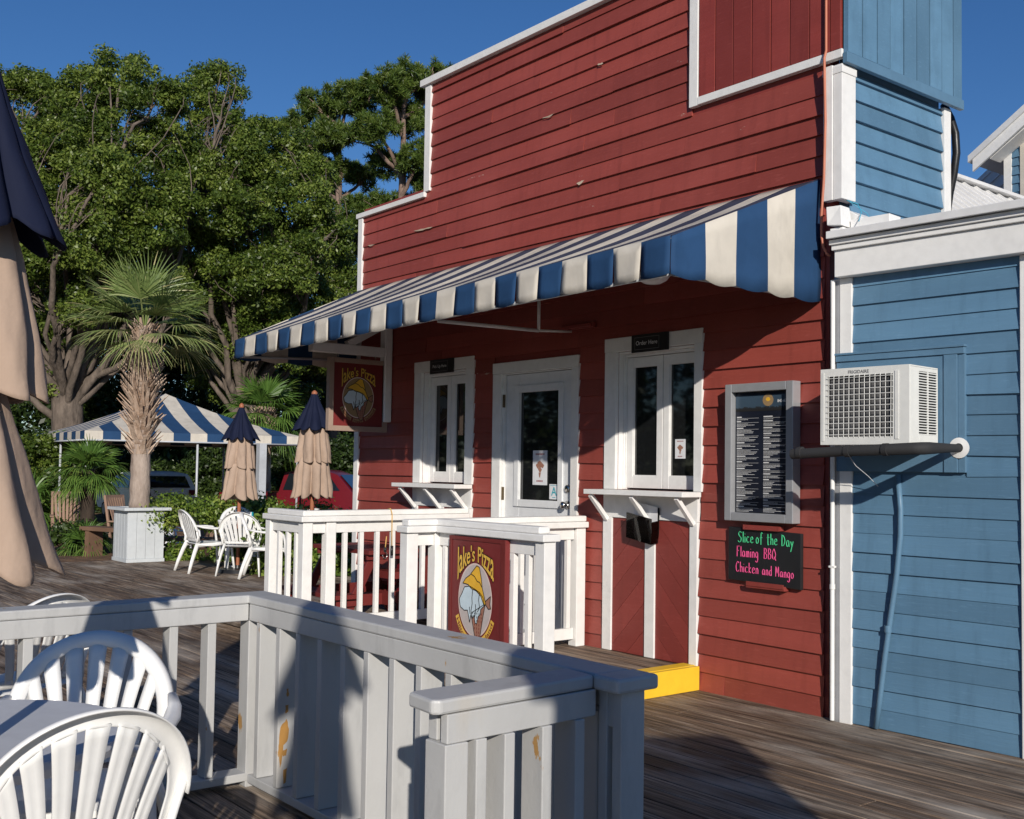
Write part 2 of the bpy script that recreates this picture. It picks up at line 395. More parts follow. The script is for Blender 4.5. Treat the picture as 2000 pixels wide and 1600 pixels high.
# ================================================================== GROUND AND DECK
g = MB(); g.poly([(-400, -400, -.37), (400, -400, -.37), (400, 400, -.37), (-400, 400, -.37)])
structure(g.build('ground', M['ground']))
dk = MB(); rr = random.Random(3)
DY0, DY1 = -9.5, 6.0; bw = .140; y = DY0
while y < DY1:
    x = -13.25-rr.uniform(0, .02)
    while x < 6.5:
        x2 = min(x+rr.choice([2.4, 3.6, 4.8, 3.0]), 6.5)
        if 6.5-x2 < .5: x2 = 6.5
        dk.t = min(1, max(0, rr.gauss(.5, .22))); h = rr.uniform(-.0015, .0015)
        if not (y > .02 and x > -5.4 and x2 < 0):
            dk.box((x+.0025, y, -.036+h), (x2-.0025, y+bw-.009, h))
        x = x2
    y += bw
structure(dk.build('deck', M['deck'], bevel=.003))
nl = MB(); yy = -4.2
for bi in range(int((0-DY0)/bw)):
    y = DY0+bi*bw
    if y < -6: continue
    for jx in range(-16, 9):
        for dy in (.03, .10):
            cx_, cy_ = jx*.41+rr.uniform(-.012, .012), y+dy+rr.uniform(-.008, .008); nl.poly([(cx_+.0045*math.cos(a), cy_+.0045*math.sin(a), .0026) for a in (0, 1.05, 2.1, 3.14, 4.2, 5.24)])
structure(nl.build('deck_nails', M['black']))
db = MB(); db.box((-13.28, DY0, -.30), (-13.26, DY1, -.002)); db.box((-13.24, DY0, -.25), (6.5, DY1, -.06)); structure(db.build('deck_substructure', M['brownwood']))
pp = MB(); y = -1.70
while y < -.02:
    pp.t = min(1, max(0, rr.gauss(.6, .2)))
    cuts = [-5.6, -3.2-rr.random(), -1.088]
    for a, b in zip(cuts, cuts[1:]): pp.box((a, y, .118), (b-.002, min(y+.136, -.02), .154))
    y += .14
for x0, x1 in ((-5.6, -1.09),): pp.box((x0, -1.68, .002), (x1, -.02, .112))
structure(pp.build('porch_platform', M['deck'], bevel=.002))
ye = MB(); ye.box((-1.086, -1.70, .002), (-1.048, -.022, .165)); ye.box((-1.20, -1.70, .1555), (-1.087, -.022, .168))
structure(ye.build('yellow_step_edge', M['yellow'], bevel=.004))

# ================================================================== RED BUILDING
bl = thing('restaurant_building', 'red clapboard building with stepped false front, white trim and striped awning over its door', 'building')
XL, XS = -5.80, -4.565; ZS, ZR = 4.11, 5.19
E_ = .1303
def redges(z): return ((XL+.075 if z < ZS else XS+.075), (-.04 if z < 4.07 else -1.165))
OPEN = [(-2.03, -1.05, 1.14, 2.50), (-2.03, -1.07, .154, 1.15), (-4.69, -3.735, .154, 2.50), (-3.448, -2.335, .154, 2.42)]
rb = MB(); clapboards(rb, XL, 0, -.005, ZR-.015, E_, OPEN, edges=redges, gapseed=5)
# the raised area on the right goes on above the roof line of the step
def redges2(z): return (-1.9, -1.165)
rb.build('wall', M['red'], bl)
wb = MB(); holes = [(-1.905, -1.115, 1.36, 2.40), (-4.565, -3.855, 1.36, 2.40), (-3.325, -2.425, .154, 2.32)]
wallgrid(wb, XL+.02, -.01, 0, ZS-.03, holes, .002, .10); wallgrid(wb, XS+.02, -.01, ZS-.03, ZR-.03, [], .002, .10)
wb.box((-1.15, .004, ZR-.03), (.06, .10, 6.4))
wb.build('wall_core', M['red2'], bl)
sd = MB(); sd.box((XL+.02, .11, 0), (XL+.06, 9, 3.0)); sd.box((XL+.07, 8.96, 0), (-1.5, 9, 3.0)); sd.build('side_wall', M['red2'], bl)
rf = MB(); rf.hexa([(XL, .12, 2.95), (-1.4, .12, 2.95), (-1.4, 9.1, 3.0), (XL, 9.1, 3.0), (XL, .12, 3.02), (-1.4, .12, 3.02), (-1.4, 9.1, 3.07), (XL, 9.1, 3.07)]); rf.build('roof', M['metalroof'], bl)
# vertical boards, right
vb = MB(); rr = random.Random(8); x = -1.085; 
while x < .095:
    x2 = min(x+.158+rr.uniform(-.006, .006), .10)
    vb.t = rr.random(); vb.box((x+.0045, -.036-rr.uniform(0, .006), 4.145), (x2-.0045, -.012, 6.4)); x = x2
vb.t = .2; vb.box((-1.085, -.012, 4.145), (.09, -.001, 6.4)); vb.build('vertical_boards', M['red2'], bl, bevel=.0015)
tr = MB()
def trim(a, b): tr.box(a, b)
trim((XL-.005, -.030, 0), (XL+.078, .10, ZS-.03))                       # left corner board
trim((XL-.03, -.045, ZS-.028), (XS+.005, .11, ZS+.02))                  # step cap
trim((XS-.02, -.032, ZS+.022), (XS+.075, .10, ZR-.035))                 # upper left board
trim((XS-.08, -.055, ZR-.033), (-1.172, .11, ZR+.030))                  # top cap
trim((-1.170, -.042, 4.085), (-1.090, -.0005, 6.4))                     # panel left trim
trim((-1.088, -.044, 4.088), (.108, -.0005, 4.142))                     # panel bottom trim
trim((-.022, -.052, 3.20), (.045, -.001, 4.05)); trim((.047, -.046, 3.20), (.112, .100, 4.046))   # corner post
trim((-.030, -.050, 3.99), (.118, .104, 4.035))
tr.build('trim', M['white'], bl, bevel=.003)
# dark line under cap
# blue side of the tower
bs = MB(); bs.T = Matrix.Translation((.062, 0, 0)) @ Matrix.Rotation(R_(90), 4, 'Z')
clapboards(bs, .101, 1.165, 2.95, 4.03, .1303, butt=9, off=.022, gapseed=4); bs.build('blue_side_wall', M['blue'], bl)
bc = MB(); bc.box((-.012, .104, 2.9), (.055, 1.16, 6.3)); bc.build('tower_core', M['bluet'], bl)
b2 = MB(); rr = random.Random(5); y = -.030
while y < 1.30:
    y2 = min(y+.155+rr.uniform(-.006, .006), 1.325); b2.t = rr.random(); b2.box((.113, y+.006, 4.115), (.138+rr.uniform(0, .006), y2-.006, 6.4)); y = y2
b2.t = .1; b2.box((.111, -.028, 4.115), (.1125, 1.32, 6.4)); b2.build('blue_vertical_boards', M['blue'], bl, bevel=.0015)
bt = MB(); bt.box((.1135, -.042, 4.045), (.148, 1.33, 4.112)); bt.build('blue_band', M['bluet'], bl, bevel=.003)
wt = MB(); wt.box((.05, 1.168, 2.9), (.095, 1.25, 4.043)); wt.build('tower_corner_board', M['white'], bl, bevel=.003)

# ---- windows
def window(xo0, xo1, xi0, xi1, zs, zt, zi, nm='window'):
    wdw = MB()
    wdw.box((xo0, -.028, zs), (xi0, .0015, zi)); wdw.box((xi1, -.028, zs), (xo1, .0015, zi)); wdw.box((xo0-.002, -.030, zi+.001), (xo1+.002, .0012, zt))
    # jamb liner, stepped
    for k, (a, yb) in enumerate(((.010, .098), (.022, .070), (.034, .045))):
        wdw.box((xi0-.001, .0020-.0*k, zs), (xi0+a, yb+.012*k if False else .100-k*.0, zi-.001)) if k == 0 else wdw.box((xi0+a-.011, .030+k*.012, zs+.001), (xi0+a, .099, zi-.012))
    wdw.box((xi1-.010, .002, zs), (xi1+.001, .100, zi-.001)); wdw.box((xi0+.011, .002, zi-.016), (xi1-.011, .1005, zi-.0015))
    wdw.box((xi0+.011, .050, zi-.040), (xi1-.011, .0995, zi-.0165))
    fo = wdw.build(nm, M['white'], bl, bevel=.003)
    a, b = xi0+.038, xi1-.012; mid = (a+b)/2; t = .058
    for (p, q) in ((a, mid-.004), (mid+.004, b)):
        sh = MB(); z0, z1 = zs+.012, zi-.045
        sh.box((p, .060, z0), (p+t, .094, z1)); sh.box((q-t, .060, z0), (q, .094, z1)); sh.box((p+t, .061, z0), (q-t, .093, z0+.09)); sh.box((p+t, .061, z1-.075), (q-t, .093, z1))
        for (u, v, s_) in ((p+t, q-t, 1),):
            sh.box((u, .066, z0+.09), (u+.008, .080, z1-.075)); sh.box((v-.008, .066, z0+.09), (v, .080, z1-.075)); sh.box((u+.008, .066, z0+.09), (v-.008, .080, z0+.098))
        sh.build('sash', M['white'], fo, bevel=.002)
        gl = MB(); gl.box((p+t-.002, .081, z0+.088), (q-t+.002, .087, z1-.073)); gl.build('pane', M['glass2'], fo)
    # shelf brace boards below
    return fo
window(-2.03, -1.04, -1.905, -1.115, 1.362, 2.505, 2.40)
window(-4.69, -3.735, -4.565, -3.855, 1.362, 2.505, 2.40)
def bay(x0, x1, strips, zh0, zh1):
    s = MB()
    for (a, b) in strips: s.box((a, -.030, .156), (b, .001, zh0))
    s.box((x0, -.028, zh0+.001), (x1, .001, zh1)); s.build('panel_trim', M['white'], bl, bevel=.003)
    p = MB(); xs = [v for ab in strips for v in ab]
    for k in range(len(strips)-1):
        a, b = strips[k][1], strips[k+1][0]; sgn = 1 if k % 2 == 0 else -1; wd = b-a; c = -1.2
        p.t = .3; p.box((a, -.006, .156), (b, .001, zh0))
        while c < 1.6:      # diagonal boards clipped to the panel
            z_at = lambda x: c+(x-a if sgn > 0 else b-x)*1.02
            lo = [(a, z_at(a)), (b, z_at(b))]; hh = .196
            poly = [(a, z_at(a)), (b, z_at(b)), (b, z_at(b)+hh), (a, z_at(a)+hh)]
            def clip(P, lim, keep):
                out = []
                for i in range(len(P)):
                    A, B = P[i], P[(i+1) % len(P)]; ia, ib = keep(A[1], lim), keep(B[1], lim)
                    if ia: out.append(A)
                    if ia != ib: t = (lim-A[1])/(B[1]-A[1]); out.append((A[0]+t*(B[0]-A[0]), lim))
                return out
            P = clip(poly, .157, lambda v, l: v >= l)
            if len(P) > 2: P = clip(P, zh0-.001, lambda v, l: v <= l)
            if len(P) > 2:
                p.t = random.random()*.7; fr = [p.pt((q[0], -.016, q[1])) for q in P]; bk = [p.pt((q[0], -.0065, q[1])) for q in P]
                p.face(fr); n = len(P)
                for i in range(n): p.face((fr[i], bk[i], bk[(i+1) % n], fr[(i+1) % n]))
            c += .2
    p.build('diagonal_panel', M['red2'], bl)
bay(-2.03, -1.07, [(-2.03, -1.933), (-1.581, -1.483), (-1.145, -1.073)], 1.15, 1.325)
bay(-4.69, -3.74, [(-4.69, -4.60), (-4.25, -4.17), (-3.82, -3.74)], 1.15, 1.325)
def shelf(x0, x1, br, lab):
    t = thing('window_shelf', lab, 'shelf', (0, 0, 0), 0)
    m = MB(); m.box((x0, -.225, 1.325), (x1, -.031, 1.361)); m.build('shelf_board', M['white'], t, bevel=.004)
    for bx in br:
        m = MB(); m.bar((bx, -.20, 1.318), (bx, -.032, 1.135), .035, .030, (0, .7, .7)); m.build('bracket', M['white'], t, bevel=.002)
shelf(-2.04, -1.035, (-1.985, -1.55, -1.11), 'white wooden counter shelf on three diagonal brackets under the Order Here window')
shelf(-4.75, -3.72, (-4.64, -4.22, -3.80), 'white wooden counter shelf on brackets under the Pick Up Here window')
# door
dr = MB()
dr.box((-3.448, -.028, .156), (-3.332, .001, 2.318)); dr.box((-2.418, -.028, .156), (-2.335, .001, 2.318)); dr.box((-3.450, -.030, 2.3195), (-2.333, .0012, 2.412))
dr.box((-3.331, -.005, .156), (-3.322, .09, 2.318)); dr.box((-2.428, -.005, .156), (-2.419, .09, 2.318)); dr.box((-3.32, -.004, 2.310), (-2.43, .09, 2.318))
dr.build('door_frame', M['white'], bl, bevel=.003)
d2 = MB(); DX0, DX1 = -3.318, -2.432; wallgrid(d2, DX0, DX1, .17, 2.306, [(-3.13, -2.62, 1.25, 2.15)], .026, .066)
for (a, b, c, d) in ((-3.19, -3.13, 1.19, 2.21), (-2.62, -2.56, 1.19, 2.21)): d2.box((a, .012, c), (b, .0255, d))
d2.box((-3.13, .0125, 1.19), (-2.62, .0255, 1.25)); d2.box((-3.13, .0125, 2.15), (-2.62, .0255, 2.21))
for (a, b) in ((-3.16, -2.91), (-2.84, -2.59)):
    for q in ((a, b, .38, .40), (a, b, 1.02, 1.04), (a, a+.02, .40, 1.02), (b-.02, b, .40, 1.02)): d2.box((q[0], .016, q[2]), (q[1], .0255, q[3]))
do = d2.build('door', M['door'], bl, bevel=.0035)
gp = MB(); gp.box((-3.132, .040, 1.248), (-2.618, .046, 2.152)); gp.build('pane', M['glass2'], do)
kn = MB(); kn.T = Matrix.Translation((-2.505, .0255, 1.222)) @ Matrix.Rotation(R_(90), 4, 'X')
kn.lathe((0, 0, 0), [(.001, 0), (.034, 0), (.034, .006), (.014, .012), (.014, .030), (.026, .038), (.030, .052), (.024, .064), (.001, .068)], 20); kn.build('door_knob', M['steel'], do, smooth=True)
kn = MB(); kn.T = Matrix.Translation((-2.505, .0255, 1.352)) @ Matrix.Rotation(R_(90), 4, 'X')
kn.lathe((0, 0, 0), [(.001, 0), (.033, 0), (.033, .008), (.026, .016), (.016, .018), (.001, .019)], 20); kn.build('deadbolt', M['steel'], do, smooth=True)
for z in (2.03, 1.24, .40):
    h_ = MB(); h_.box((-3.333, -.007, z), (-3.317, .012, z+.11)); h_.build('hinge', M['bronze'], do)
bd = MB(); bd.box((-3.32, -.04, .1545), (-2.43, .07, .168)); bd.build('threshold', M['alu'], bl)
# ================================================================== AWNING
AY = -1.36
def lerp(a, b, t): return a+(b-a)*t
aw = thing('striped_awning', 'blue and cream striped canvas awning with scalloped valance over the red front wall', 'awning', (0, 0, 0))
AX0, AX1 = -5.775, -.075
def ft(x): return lerp(2.70, 2.805, (x-AX0)/(AX1-AX0))      # front top edge
def fb(x): return lerp(2.515, 2.580, (x-AX0)/(AX1-AX0))
def wt_(x): return lerp(3.33, 3.36, (x-AX0)/(AX1-AX0))
nst = 25; sw = (AX1-AX0)/nst
cn = MB(); va = MB()
for k in range(nst):
    a, b = AX0+k*sw, AX0+(k+1)*sw; mi = 1 if k % 2 == 0 else 0
    cn.m = va.m = mi
    nn = 5
    for i in range(nn):
        u0, u1 = a+sw*i/nn, a+sw*(i+1)/nn
        A = []; B = []
        for j in range(7):
            t = j/6; sag = -.022*math.sin(math.pi*t)*(1-.3*math.cos(2*math.pi*u0/1.9))
            A.append((u0, lerp(-.02, AY, t), lerp(wt_(u0), ft(u0), t)+sag)); B.append((u1, lerp(-.02, AY, t), lerp(wt_(u1), ft(u1), t)+sag))
        cn.strip(A, B)
        def vz(u):
            t = (u-a)/sw; return fb(u)-.012*math.sin(math.pi*t)+.012
        def vy(u, q): return AY-.004-.012*q*math.sin(2*math.pi*(u-a)/sw*.5+k*1.3)-.004*q
        A = [(u0, vy(u0, q/4), lerp(ft(u0)-.001, vz(u0), q/4)) for q in range(5)]; B = [(u1, vy(u1, q/4), lerp(ft(u1)-.001, vz(u1), q/4)) for q in range(5)]
        va.strip(B, A)
cn.build('canopy', [M['cream'], M['stripe_dark']], aw, smooth=True, solid=.002)
va.build('front_valance', [M['cream'], M['navyblue']], aw, smooth=True, solid=.002)
# side panels
def sidepanel(x, sgn):
    sp = MB(); ys = [-.015, -.265, -.535, -.81, -1.085, AY]
    for k in range(5):
        sp.m = 1 if k % 2 == 0 else 0; y0, y1 = ys[k], ys[k+1]; n = 6
        for i in range(n):
            q0, q1 = lerp(y0, y1, i/n), lerp(y0, y1, (i+1)/n)
            def top(yy): return lerp(wt_(x), ft(x), (yy+.02)/(AY+.02))-.004
            def bot(yy): 
                t = (yy-y0)/(y1-y0); return lerp(fb(x)-.002, fb(x)+.006, yy/AY)-.020*math.sin(math.pi*t)+.006
            def xx(yy, q): return x+sgn*(.003+.010*q*math.sin(yy*11+q*2.0))
            A = [(xx(q0, q/5), q0, lerp(top(q0), bot(q0), q/5)) for q in range(6)]; B = [(xx(q1, q/5), q1, lerp(top(q1), bot(q1), q/5)) for q in range(6)]
            sp.strip(A, B)
    sp.build('side_panel', [M['cream'], M['navyblue']], aw, smooth=True, solid=.002)
sidepanel(AX1, 1); sidepanel(AX0, -1)
fr = MB()
fr.tube([(AX0+.02, AY+.03, 2.68), (AX1-.02, AY+.03, 2.785)], .014); fr.tube([(AX0+.02, AY+.03, 2.54), (AX1-.02, AY+.03, 2.60)], .012)
for x in (AX0+.03, AX1-.03): fr.tube([(x, -.03, 2.60), (x, AY+.03, lerp(2.54, 2.60, (x-AX0)/(AX1-AX0)))], .013)
fr.tube([(AX0+.02, -.035, 3.30), (AX1-.02, -.035, 3.33)], .012)
fr.build('frame_tubes', M['pole'], aw, smooth=True)
st = MB(); p0 = on(855, 627, 1, -1.2); p1 = on(1052, 646, 1, -.35)
st.tube([p0, p1], .014); st.tube([p1, (p1[0], -.35, p1[2]+.33)], .013); st.tube([p1, (p1[0]+.02, -.03, p1[2]+.02)], .010); st.build('stay_tube', M['white'], aw, smooth=True)
# globe light
lt = thing('globe_ceiling_light', 'round frosted globe light hanging under the right end of the striped awning', 'lamp', tuple(on(1275, 541, 1, -1.0)))
m = MB(); m.lathe((0, 0, 0), [(.001, -.045), (.05, -.040), (.085, -.022), (.105, .005), (.105, .02), (.07, .028)], 28); m.build('globe', M['resin'], lt, smooth=True)
m = MB(); m.lathe((0, 0, 0), [(.075, .0285), (.075, .05), (.02, .055), (.018, .085), (.001, .086)], 20); m.build('mount', M['pole'], lt, smooth=True)
m = MB(); m.box((-2.52, -.055, 2.61), (-2.14, -.018, 2.655)); m.box((-2.50, -.070, 2.618), (-2.16, -.0555, 2.645))
tag(m.build('light_fixture', M['red2'], None, bevel=.004), 'slim dark red tube light box mounted on the wall above the door', 'light')

# ================================================================== SIGNS
def smallsign(name, x0, x1, z0, z1, txt, lab, ts):
    t = thing(name, lab, 'sign', (0, 0, 0)); m = MB(); m.box((x0, -.042, z0), (x1, -.031, z1)); m.build('panel', M['black'], t, bevel=.002)
    m = MB(); m.box((x0+.035, -.0432, z0+.02), (x1-.09, -.0424, z1-.02)); m.box((x0+.038, -.0436, z0+.023), (x1-.093, -.04325, z1-.023)); m.mi = [0]*6+[1]*6
    m.build('border', [M['fin'], M['black']], t)
    m = MB(); cx = (x0+x1)/2-.028; addtext(m, txt, ts, lambda a, b: (cx+a, -.0445, (z0+z1)/2-ts*.28+b)); m.build('lettering', M['ink'], t)
smallsign('order_sign', -1.728, -1.352, 2.376, 2.508, 'Order Here', 'black plaque reading Order Here at the top of the right window', .045)
smallsign('pickup_sign', -4.408, -4.027, 2.376, 2.508, 'Pick Up Here', 'black plaque reading Pick Up Here at the top of the left window', .041)

def artwork(parent, P, oval, W, Hh, rimw=.012):
    """P(u,v,d) maps sign coordinates (0..1 across, 0..1 up) to the board face lifted by d metres"""
    def shape(pts, mat, d, name='painted_shape'):
        m = MB(); m.poly([P(u, v, d) for u, v in pts]); m.build(name, mat, parent)
    cx, cy, rx, ry = .5, .46, .33, .335
    def ell(k, n=48): return [(cx+rx*k*math.cos(2*math.pi*i/n), cy+ry*k*math.sin(2*math.pi*i/n)) for i in range(n)]
    shape(ell(1.0), M['pinkrim'], .003, 'oval_rim'); shape(ell(.955), oval, .0036, 'oval_field')
    def A(x, y): return (cx+rx*x, cy+ry*y)
    cone = [A(.02, -.28), A(.62, -.05), A(.50, -.40), A(.30, -1.08), A(.12, -1.10), A(.0, -.9), A(-.16, -.5), A(-.22, -.38)]
    out = lambda pts, k=.012: pts
    # outlines as slightly larger dark shapes beneath
    def outl(pts, mat, d, name):
        c0 = sum(p[0] for p in pts)/len(pts); c1 = sum(p[1] for p in pts)/len(pts)
        m = MB(); n = len(pts)
        ps = [Vector(P(u, v, d+.0003)) for u, v in pts]
        for i in range(n): 
            a, b = ps[i], ps[(i+1) % n]
            if (b-a).length > 1e-4: m.bar(a, b, .006, .0006, Vector(P(0, 0, 1))-Vector(P(0, 0, 0)))
        shape(pts, mat, d, name); m.build(name+'_outline', M['black'], parent)
    outl(cone, M['cone'], .0044, 'cone')
    m = MB()
    for i in range(5):
        for j in range(7):
            x = -.12+i*.13+j*.0; y_ = -.35-j*.1
            if x < .5-.0-(j*.035) and x > -.2+j*.05:
                c = A(x, y_); m.poly([P(c[0]-.008, c[1], .0050), P(c[0], c[1]-.016, .0050), P(c[0]+.008, c[1], .0050), P(c[0], c[1]+.016, .0050)])
    m.build('cone_pattern', M['signred'], parent)
    tail = [A(.60, 0), A(.92, .17), A(.88, -.05), A(.94, -.16), A(.80, -.18), A(.62, -.06)]; outl(tail, M['cone'], .0046, 'tail')
    face = [A(-.62, .32), A(-.78, .12), A(-.92, -.02), A(-.90, -.12), A(-.85, -.24), A(-.62, -.32), A(-.42, -.30), A(-.36, -.42), A(-.28, -.62), A(-.22, -.42), A(-.10, -.5), A(-.02, -.40), A(.06, -.62), A(.14, -.62), A(.22, -.42), A(.34, -.36), A(.36, -.22), A(.58, -.10), A(.50, .10), A(.30, .22), A(.0, .30), A(-.3, .36)]
    outl(face, M['ice'], .0050, 'ice_cream')
    m = MB()
    for pts in ([(-.12, .28), (-.16, .05), (-.14, -.1), (-.2, -.3), (-.16, -.46)], [(.28, .22), (.24, .02), (.30, -.18), (.18, -.3)], [(.05, -.1), (.08, -.3), (.02, -.45)], [(-.3, -.2), (-.26, -.38)]):
        q = [Vector(P(*A(*p), .0058)) for p in pts]
        for a, b in zip(q, q[1:]): m.bar(a, b, .006, .0006, Vector(P(0, 0, 1))-Vector(P(0, 0, 0)))
    m.build('drip_lines', M['black'], parent)
    hat1 = [A(-.72, .42), A(-.55, .56), A(-.30, .66), A(-.22, .72), A(.10, .94), A(.26, .90), A(.38, .60), A(.44, .36), A(.66, -.06), A(.56, -.10), A(.36, .14), A(.08, .26), A(-.2, .30), A(-.40, .40)]
    outl(hat1, M['hat'], .0056, 'hat')
    m = MB(); q = [Vector(P(*A(*p), .0064)) for p in ((-.24, .70), (-.02, .64), (.14, .52), (.28, .50), (.42, .38))]
    for a, b in zip(q, q[1:]): m.bar(a, b, .006, .0006, Vector(P(0, 0, 1))-Vector(P(0, 0, 0)))
    m.build('hat_band', M['black'], parent)
    # arched name: taller at both ends
    for bold, mat, d in ((.045, M['black'], .0040), (.012, M['gold'], .0052)):
        V, F = textgeo("Jake's Pizza", 1.0, bold); xs = [v[0] for v in V]; L = max(abs(min(xs)), max(xs))
        m = MB()
        for x, y_, z in V:
            s_ = x/L; t_ = y_/.72; arch = .80-.10*abs(s_)**1.5; lo = .815-.175*abs(s_)**1.7; hi = .955-.020*abs(s_)
            m.pt(P(.5+s_*.37, lo+(hi-lo)*max(-.12, t_), d))
        for f in F: m.face(f)
        m.build('name_lettering', mat, parent)
    # ribbon with the island's name along the foot of the oval
    for seg, txt in (((205, 248), 'Hilton'), ((254, 286), 'Head'), ((292, 335), 'Island')):
        m = MB(); n = 8; a0, a1 = R_(seg[0]), R_(seg[1]); I = []; O = []
        for i in range(n+1):
            a = lerp(a0, a1, i/n); I.append(P(cx+rx*1.05*math.cos(a), cy+ry*1.05*math.sin(a), .0046)); O.append(P(cx+rx*1.26*math.cos(a), cy+ry*1.22*math.sin(a), .0046))
        m.strip(I, O); m.build('ribbon', M['ovalB'] if oval is M['ovalB'] else M['gold'], parent)
        V, F = textgeo(txt, 1.0, .02); L = max(abs(v[0]) for v in V); m = MB()
        for x, y_, z in V:
            a = lerp(a0, a1, .5+x/L*.42); k = lerp(1.20, 1.09, max(-.2, 1-y_/.75) if False else 0)
            rr_ = 1.215-.13*min(1, max(-.2, y_/.75)); a_ = a
            m.pt(P(cx+rx*rr_*math.cos(a_), cy+ry*rr_*math.sin(a_), .0056))
        # letters must read upright: top toward the centre of the oval
        for f in F: m.face(f)
        m.build('ribbon_lettering', M['signred'], parent)
# sign on the railing
sg = thing('rail_sign', "maroon carved Jake's Pizza sign fixed to the white porch railing", 'sign', (0, 0, 0))
sx0, sx1, sz0, sz1, sy = -2.02, -1.40, .30, 1.05, -1.452
m = MB(); m.box((sx0, sy, sz0), (sx1, sy+.035, sz1)); m.build('board', M['signred'], sg, bevel=.003)
m = MB()
for q in ((sx0, sx0+.03, sz0, sz1), (sx1-.045, sx1, sz0, sz1)): m.box((q[0], sy-.006, q[2]), (q[1], sy-.0005, q[3]))
m.box((sx0+.031, sy-.006, sz1-.025), (sx1-.046, sy-.0005, sz1)); m.build('board_edge', M['redtable'], sg, bevel=.002)
artwork(sg, lambda u, v, d: (lerp(sx0+.02, sx1-.035, u), sy-.001-d, lerp(sz0+.01, sz1-.02, v)), M['ovalA'], 1, 1)
# hanging sign, square to the wall
hs = thing('hanging_sign', "framed Jake's Pizza sign hanging from a white bracket under the awning's far end", 'sign', (0, 0, 0))
hx = -5.15; ya, yb_, za, zb = -.700, -.055, 1.845, 2.545
m = MB()
m.box((hx-.03, ya, za), (hx+.03, ya+.050, zb)); m.box((hx-.03, yb_-.050, za), (hx+.03, yb_, zb)); m.box((hx-.029, ya+.051, za), (hx+.029, yb_-.051, za+.05)); m.box((hx-.029, ya+.051, zb-.045), (hx+.029, yb_-.051, zb))
m.build('frame', M['signwood'], hs, bevel=.003)
m = MB(); m.box((hx-.012, ya+.04, za+.04), (hx+.012, yb_-.04, zb-.04)); m.build('board', M['signred'], hs)
artwork(hs, lambda u, v, d: (hx+.0125+d, lerp(ya+.06, yb_-.06, u), lerp(za+.055, zb-.055, v)), M['ovalB'], 1, 1)
for yy in (-.60, -.19):
    m = MB(); m.tube([(hx, yy, zb-.002), (hx, yy, zb+.012), (hx, yy+.012, zb+.020), (hx, yy, zb+.032), (hx, yy-.008, zb+.04)], .003, 6); m.build('hook', M['steel'], hs)
br = thing('sign_bracket', 'white wooden wall bracket with arm and brace holding the hanging sign', 'bracket', (0, 0, 0))
m = MB(); m.box((-5.20, -.105, 1.945), (-5.10, -.0185, 2.98)); m.build('post', M['white'], br, bevel=.012)
m = MB(); m.box((-5.197, -.89, 2.585), (-5.103, -.106, 2.675)); m.build('arm', M['white'], br, bevel=.006)
m = MB(); m.bar((-5.15, -.50, 2.677), (-5.15, -.107, 2.90), .07, .07); m.build('brace', M['white'], br, bevel=.004)

# menu case
mc = thing('menu_case', 'grey aluminium wall case holding the long printed menu', 'menu board', (0, 0, 0))
mx0, mx1, mz0, mz1 = -.770, -.212, 1.182, 2.088
m = MB(); m.box((mx0, -.099, mz0), (mx0+.055, -.019, mz1)); m.box((mx1-.055, -.099, mz0), (mx1, -.019, mz1)); m.box((mx0+.056, -.0985, mz0), (mx1-.056, -.019, mz0+.055)); m.box((mx0+.056, -.0985, mz1-.055), (mx1-.056, -.019, mz1)); m.box((mx0+.056, -.05, mz0+.056), (mx1-.056, -.019, mz1-.056))
m.build('case', M['alu'], mc, bevel=.004)
m = MB(); X0, X1, Z0, Z1 = mx0+.058, mx1-.058, mz0+.058, mz1-.058; m.box((X0, -.056, Z0), (X1, -.0505, Z1)); m.build('menu_sheet', M['menu'], mc)
m = MB(); m.poly([(X0+.002, -.0570, Z1-.115), (X1-.002, -.0570, Z1-.115), (X1-.002, -.0570, Z1-.02), (X0+.002, -.0570, Z1-.02)]); m.build('menu_photo', M['menusky'], mc)
m = MB(); rr = random.Random(4)   # tree line of the printed photo
x = X0+.002
while x < X1-.01:
    h = .012+rr.random()*.012; m.poly([(x, -.0573, Z1-.125), (x+.012, -.0573, Z1-.125), (x+.012, -.0573, Z1-.115+h*.8), (x+.003, -.0573, Z1-.115+h)]); x += .011
m.build('menu_treeline', M['dark'], mc)
m = MB(); n = 24; m.poly([((X0+X1)/2+.05+.044*math.cos(2*math.pi*i/n)-.0, -.0576, Z1-.055+.040*math.sin(2*math.pi*i/n)) for i in range(n)]); m.build('menu_emblem', M['ovalB'], mc)
m = MB(); m.poly([((X0+X1)/2+.05+.018*math.cos(2*math.pi*i/n), -.0579, Z1-.05+.013*math.sin(2*math.pi*i/n)) for i in range(n)]); m.build('menu_emblem_centre', M['hat'], mc)
m = MB(); addtext(m, '843-671', .026, lambda a, b: (X1-.052+a, -.0576, Z1-.072+b), .02)
for (cx0, cx1, seed) in ((X0+.012, X0+.195, 1), (X0+.235, X1-.012, 2)):
    z = Z1-.165; rr = random.Random(seed)
    while z > Z0+.03:
        m.box((cx0, -.0574, z), (cx0+rr.uniform(.035, .075), -.0572, z+.006)); z -= .006
        m.box((cx0, -.0574, z), (cx1, -.0572, z+.0012)); z -= .009
        for i in range(rr.choice([1, 2, 2, 3, 4])):
            L = rr.uniform(.35, .98)*(cx1-cx0); x = cx0
            while x < cx0+L:
                w_ = rr.uniform(.004, .014); m.box((x, -.0574, z), (min(x+w_, cx0+L), -.0572, z+.0026)); x += w_+.0018
            z -= .0078
        z -= .006
m.build('menu_print', M['ink'], mc)
